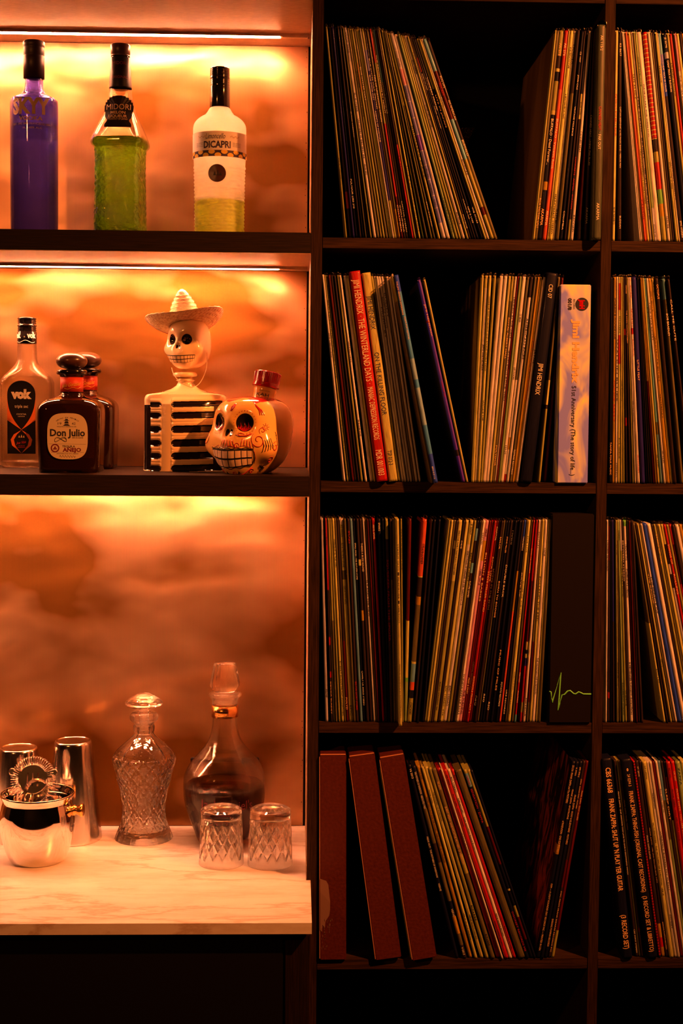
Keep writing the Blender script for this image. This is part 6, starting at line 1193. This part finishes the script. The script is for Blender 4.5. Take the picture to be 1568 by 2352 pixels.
row([(1235.5, 8.5, 'k', {'cover': 'cover_rust', 'seg': [(.42, 'k'), (.47, 'O'), (1, 'k')], 'xt': 1318.5, 'tx': [TX('DS 216  FRANK ZAPPA and The MOTHERS', .02, .21, 'o', .5), TX('of INVENTION · ONE SIZE FITS ALL', .3, .46, 'o', .5), TX('DSM — A LIGHT ROUNDER DISC RECORDS INC — PRINTED IN USA', .62, .96, 'o', .45)], 'label': 'black record with an orange patch leaning against the upright, bottom row'}), (1244.5, 7, 'k', {'xt': 1326.8, 'tx': [TX('K 59201', .03, .07, 'o', .45), TX('FRANK ZAPPA  APOSTROPHE', .14, .29, 'o', .5)]}), (1253, 8, 'k', {'xt': 1335, 'tx': [TX('BPR 9995-5', .03, .08, 'o', .45), TX('FRANK ZAPPA · ROXY & ELSEWHERE · MOTHERS', .17, .42, 'o', .5), TX('BARKING PUMPKIN RECORDS', .8, .94, 'o', .5)]}), (1261.6, 6.5, 'd', {'xt': 1342.5, 'seg': [(.5, 'd'), (.64, 'q'), (1, 'd')], 'tx': [TX('ZAPPA · BONGO FURY · MOTHERS', .09, .24, 'o', .45), TX('DISC FROM FRANK BIZARRE RECORDS INC', .66, .97, 'o', .45)]}), (1269, 7, 'q', {'xt': 1349, 'seg': [(.86, 'q'), (1, 'o')], 'tx': [TX('FRANK ZAPPA · ZOOT ALLURES', .15, .3, 'o', .4)]})],
    an, 2203, Z4, 'small black group by the upright', 'black records by the upright on the bottom row', .1, Y0=.0)
# fourth shelf, second cell
boxset(1441.5, 1393.5, 23.5, 2204, Z4, -.004, 'k', [TX('CBS 66368', .045, .17, 'o', .5, 0, .02), TX("FRANK ZAPPA: SHUT UP 'N PLAY YER GUITAR", .2, .66, 'o', .48, 0, .02), TX('(3 RECORD SET)', .78, .95, 'o', .48, 0, .02)], 'black boxed set with large orange capitals, next to the upright', .318)
boxset(1499, 1438.5, 24.5, 2204, Z4, -.004, 'k', [TX('o', .045, .06, 'o', .22, 0, .05), TX('24 0294 3', .075, .135, 'o', .28), TX('FRANK ZAPPA: THING-FISH (ORIGINAL CAST RECORDING)', .16, .665, 'o', .40, 0, .01), TX('(3 RECORD SET & LIBRETTO)', .685, .965, 'o', .40, 0, .01)], 'black boxed set with condensed orange lettering, second from the upright', .318)
row([(1463, 6, 'd', {'xt': 1411.5, 'tx': [TX('FRANK ZAPPA · SHIP ARRIVING TOO LATE TO SAVE A DROWNING WITCH', .16, .58, 'w', .4), TX('CBS SONY STEREO', .86, .98, 'w', .4)]}), (1469.5, 3.5, 'o', {'xt': 1417}), (1475.5, 6, 'd', {'xt': 1422.5, 'seg': [(.1, 'b'), (.85, 'd'), (.87, 'q'), (1, 'd')], 'tx': [TX('FRANK ZAPPA TINSEL TOWN', .2, .35, 'o', .4)]})], [(1463, 1411), (1475, 1422)], 2205, Z4, 'trio between two black boxes', 'records between the two black boxed sets', .3, Y0=.004)
row([(1515.5, 4.5, 'q', {'xt': 1455.5, 'seg': sum([[(.006+i*.0142, 'r'), (.0105+i*.0142, 'd')] for i in range(70)], []), 'label': 'narrow record with a red and black chequered spine, bottom row'}), (1523, 8.5, 'd', {'xt': 1462.5, 'seg': [(.83, 'd'), (.9, 'O'), (.95, 'r'), (1, 'O')], 'tx': [TX('ST 2010', .03, .08, 'w', .35), TX('FRANK ZAPPA GUITAR', .38, .5, 'w', .35)]}), (1532.5, 7, 'd', {'xt': 1470.5, 'tx': [TX('FRANK ZAPPA · THE OLD MASTERS BOX TWO', .34, .62, 'o', .35), TX('BARKING PUMPKIN RECORDS', .82, .96, 'o', .35)]}), (1543, 9.5, 'c', {'xt': 1479.5, 'tx': [TX('VLP SUPREMA', .02, .09, 'k', .35), TX('MOTHERMANIA · THE MOTHERS OF INVENTION   VERVE', .31, .68, 'k', .4)]}), (1552, 6, 'w', {'xt': 1487.5, 'tx': [TX('THE GRAND WAZOO', .16, .24, 'k', .45), TX('DISCREET', .78, .85)]}), (1559, 6, 'w', {'xt': 1494, 'tx': [TX('WEASELS RIPPED MY FLESH', .35, .65, 'k', .45)]}), (1565.5, 5.5, 'q', {'xt': 1500}), (1572, 5, 'w', {'xt': 1507, 'tx': [TX('FRANK ZAPPA STUDIO TAN', .14, .26)]}), (1578, 5.5, 'g', {'xt': 1513.5, 'seg': [(.2, 'G'), (.4, 'b'), (1, 't')]}), (1584, 5, 'd', {'xt': 1519.5, 'tx': [TX('SLEEP DIRT', .14, .3, 'o')]}), (1591, 6.5, 'k', {'xt': 1526, 'seg': [(.08, 'k'), (.2, 'q'), (.3, 'k'), (1, 'o')]}), (1600, 9.5, 'r', {'xt': 1534.8, 'tx': [TX('SRZ 2 1602', .03, .08, 'k', .35), TX('FRANK ZAPPA · YOU ARE WHAT YOU IS', .14, .4, 'k', .35)], 'label': 'thick red record with black lettering at the far end, bottom row'}), (1610, 9, 'R', {'xt': 1544.8, 'seg': [(1, 'r')], 'tx': [TX('CBS 22007', .05, .1, 'o', .35), TX('FRANK ZAPPA · YOU ARE WHAT', .14, .4, 'o', .35)], 'label': 'thick red record with orange lettering at the far end, bottom row'}), (1621, 11, 't', {'xt': 1556.5, 'tx': [TX('ZAPPA', .03, .12, 'n', .35)]}), (1633, 9, 'c', {'xt': 1568})],
    [(1510, 1454), (1630, 1567)], 2206, Z4, 'far row on the bottom shelf', 'records at the far end of the bottom row', .25, Y0=.002)
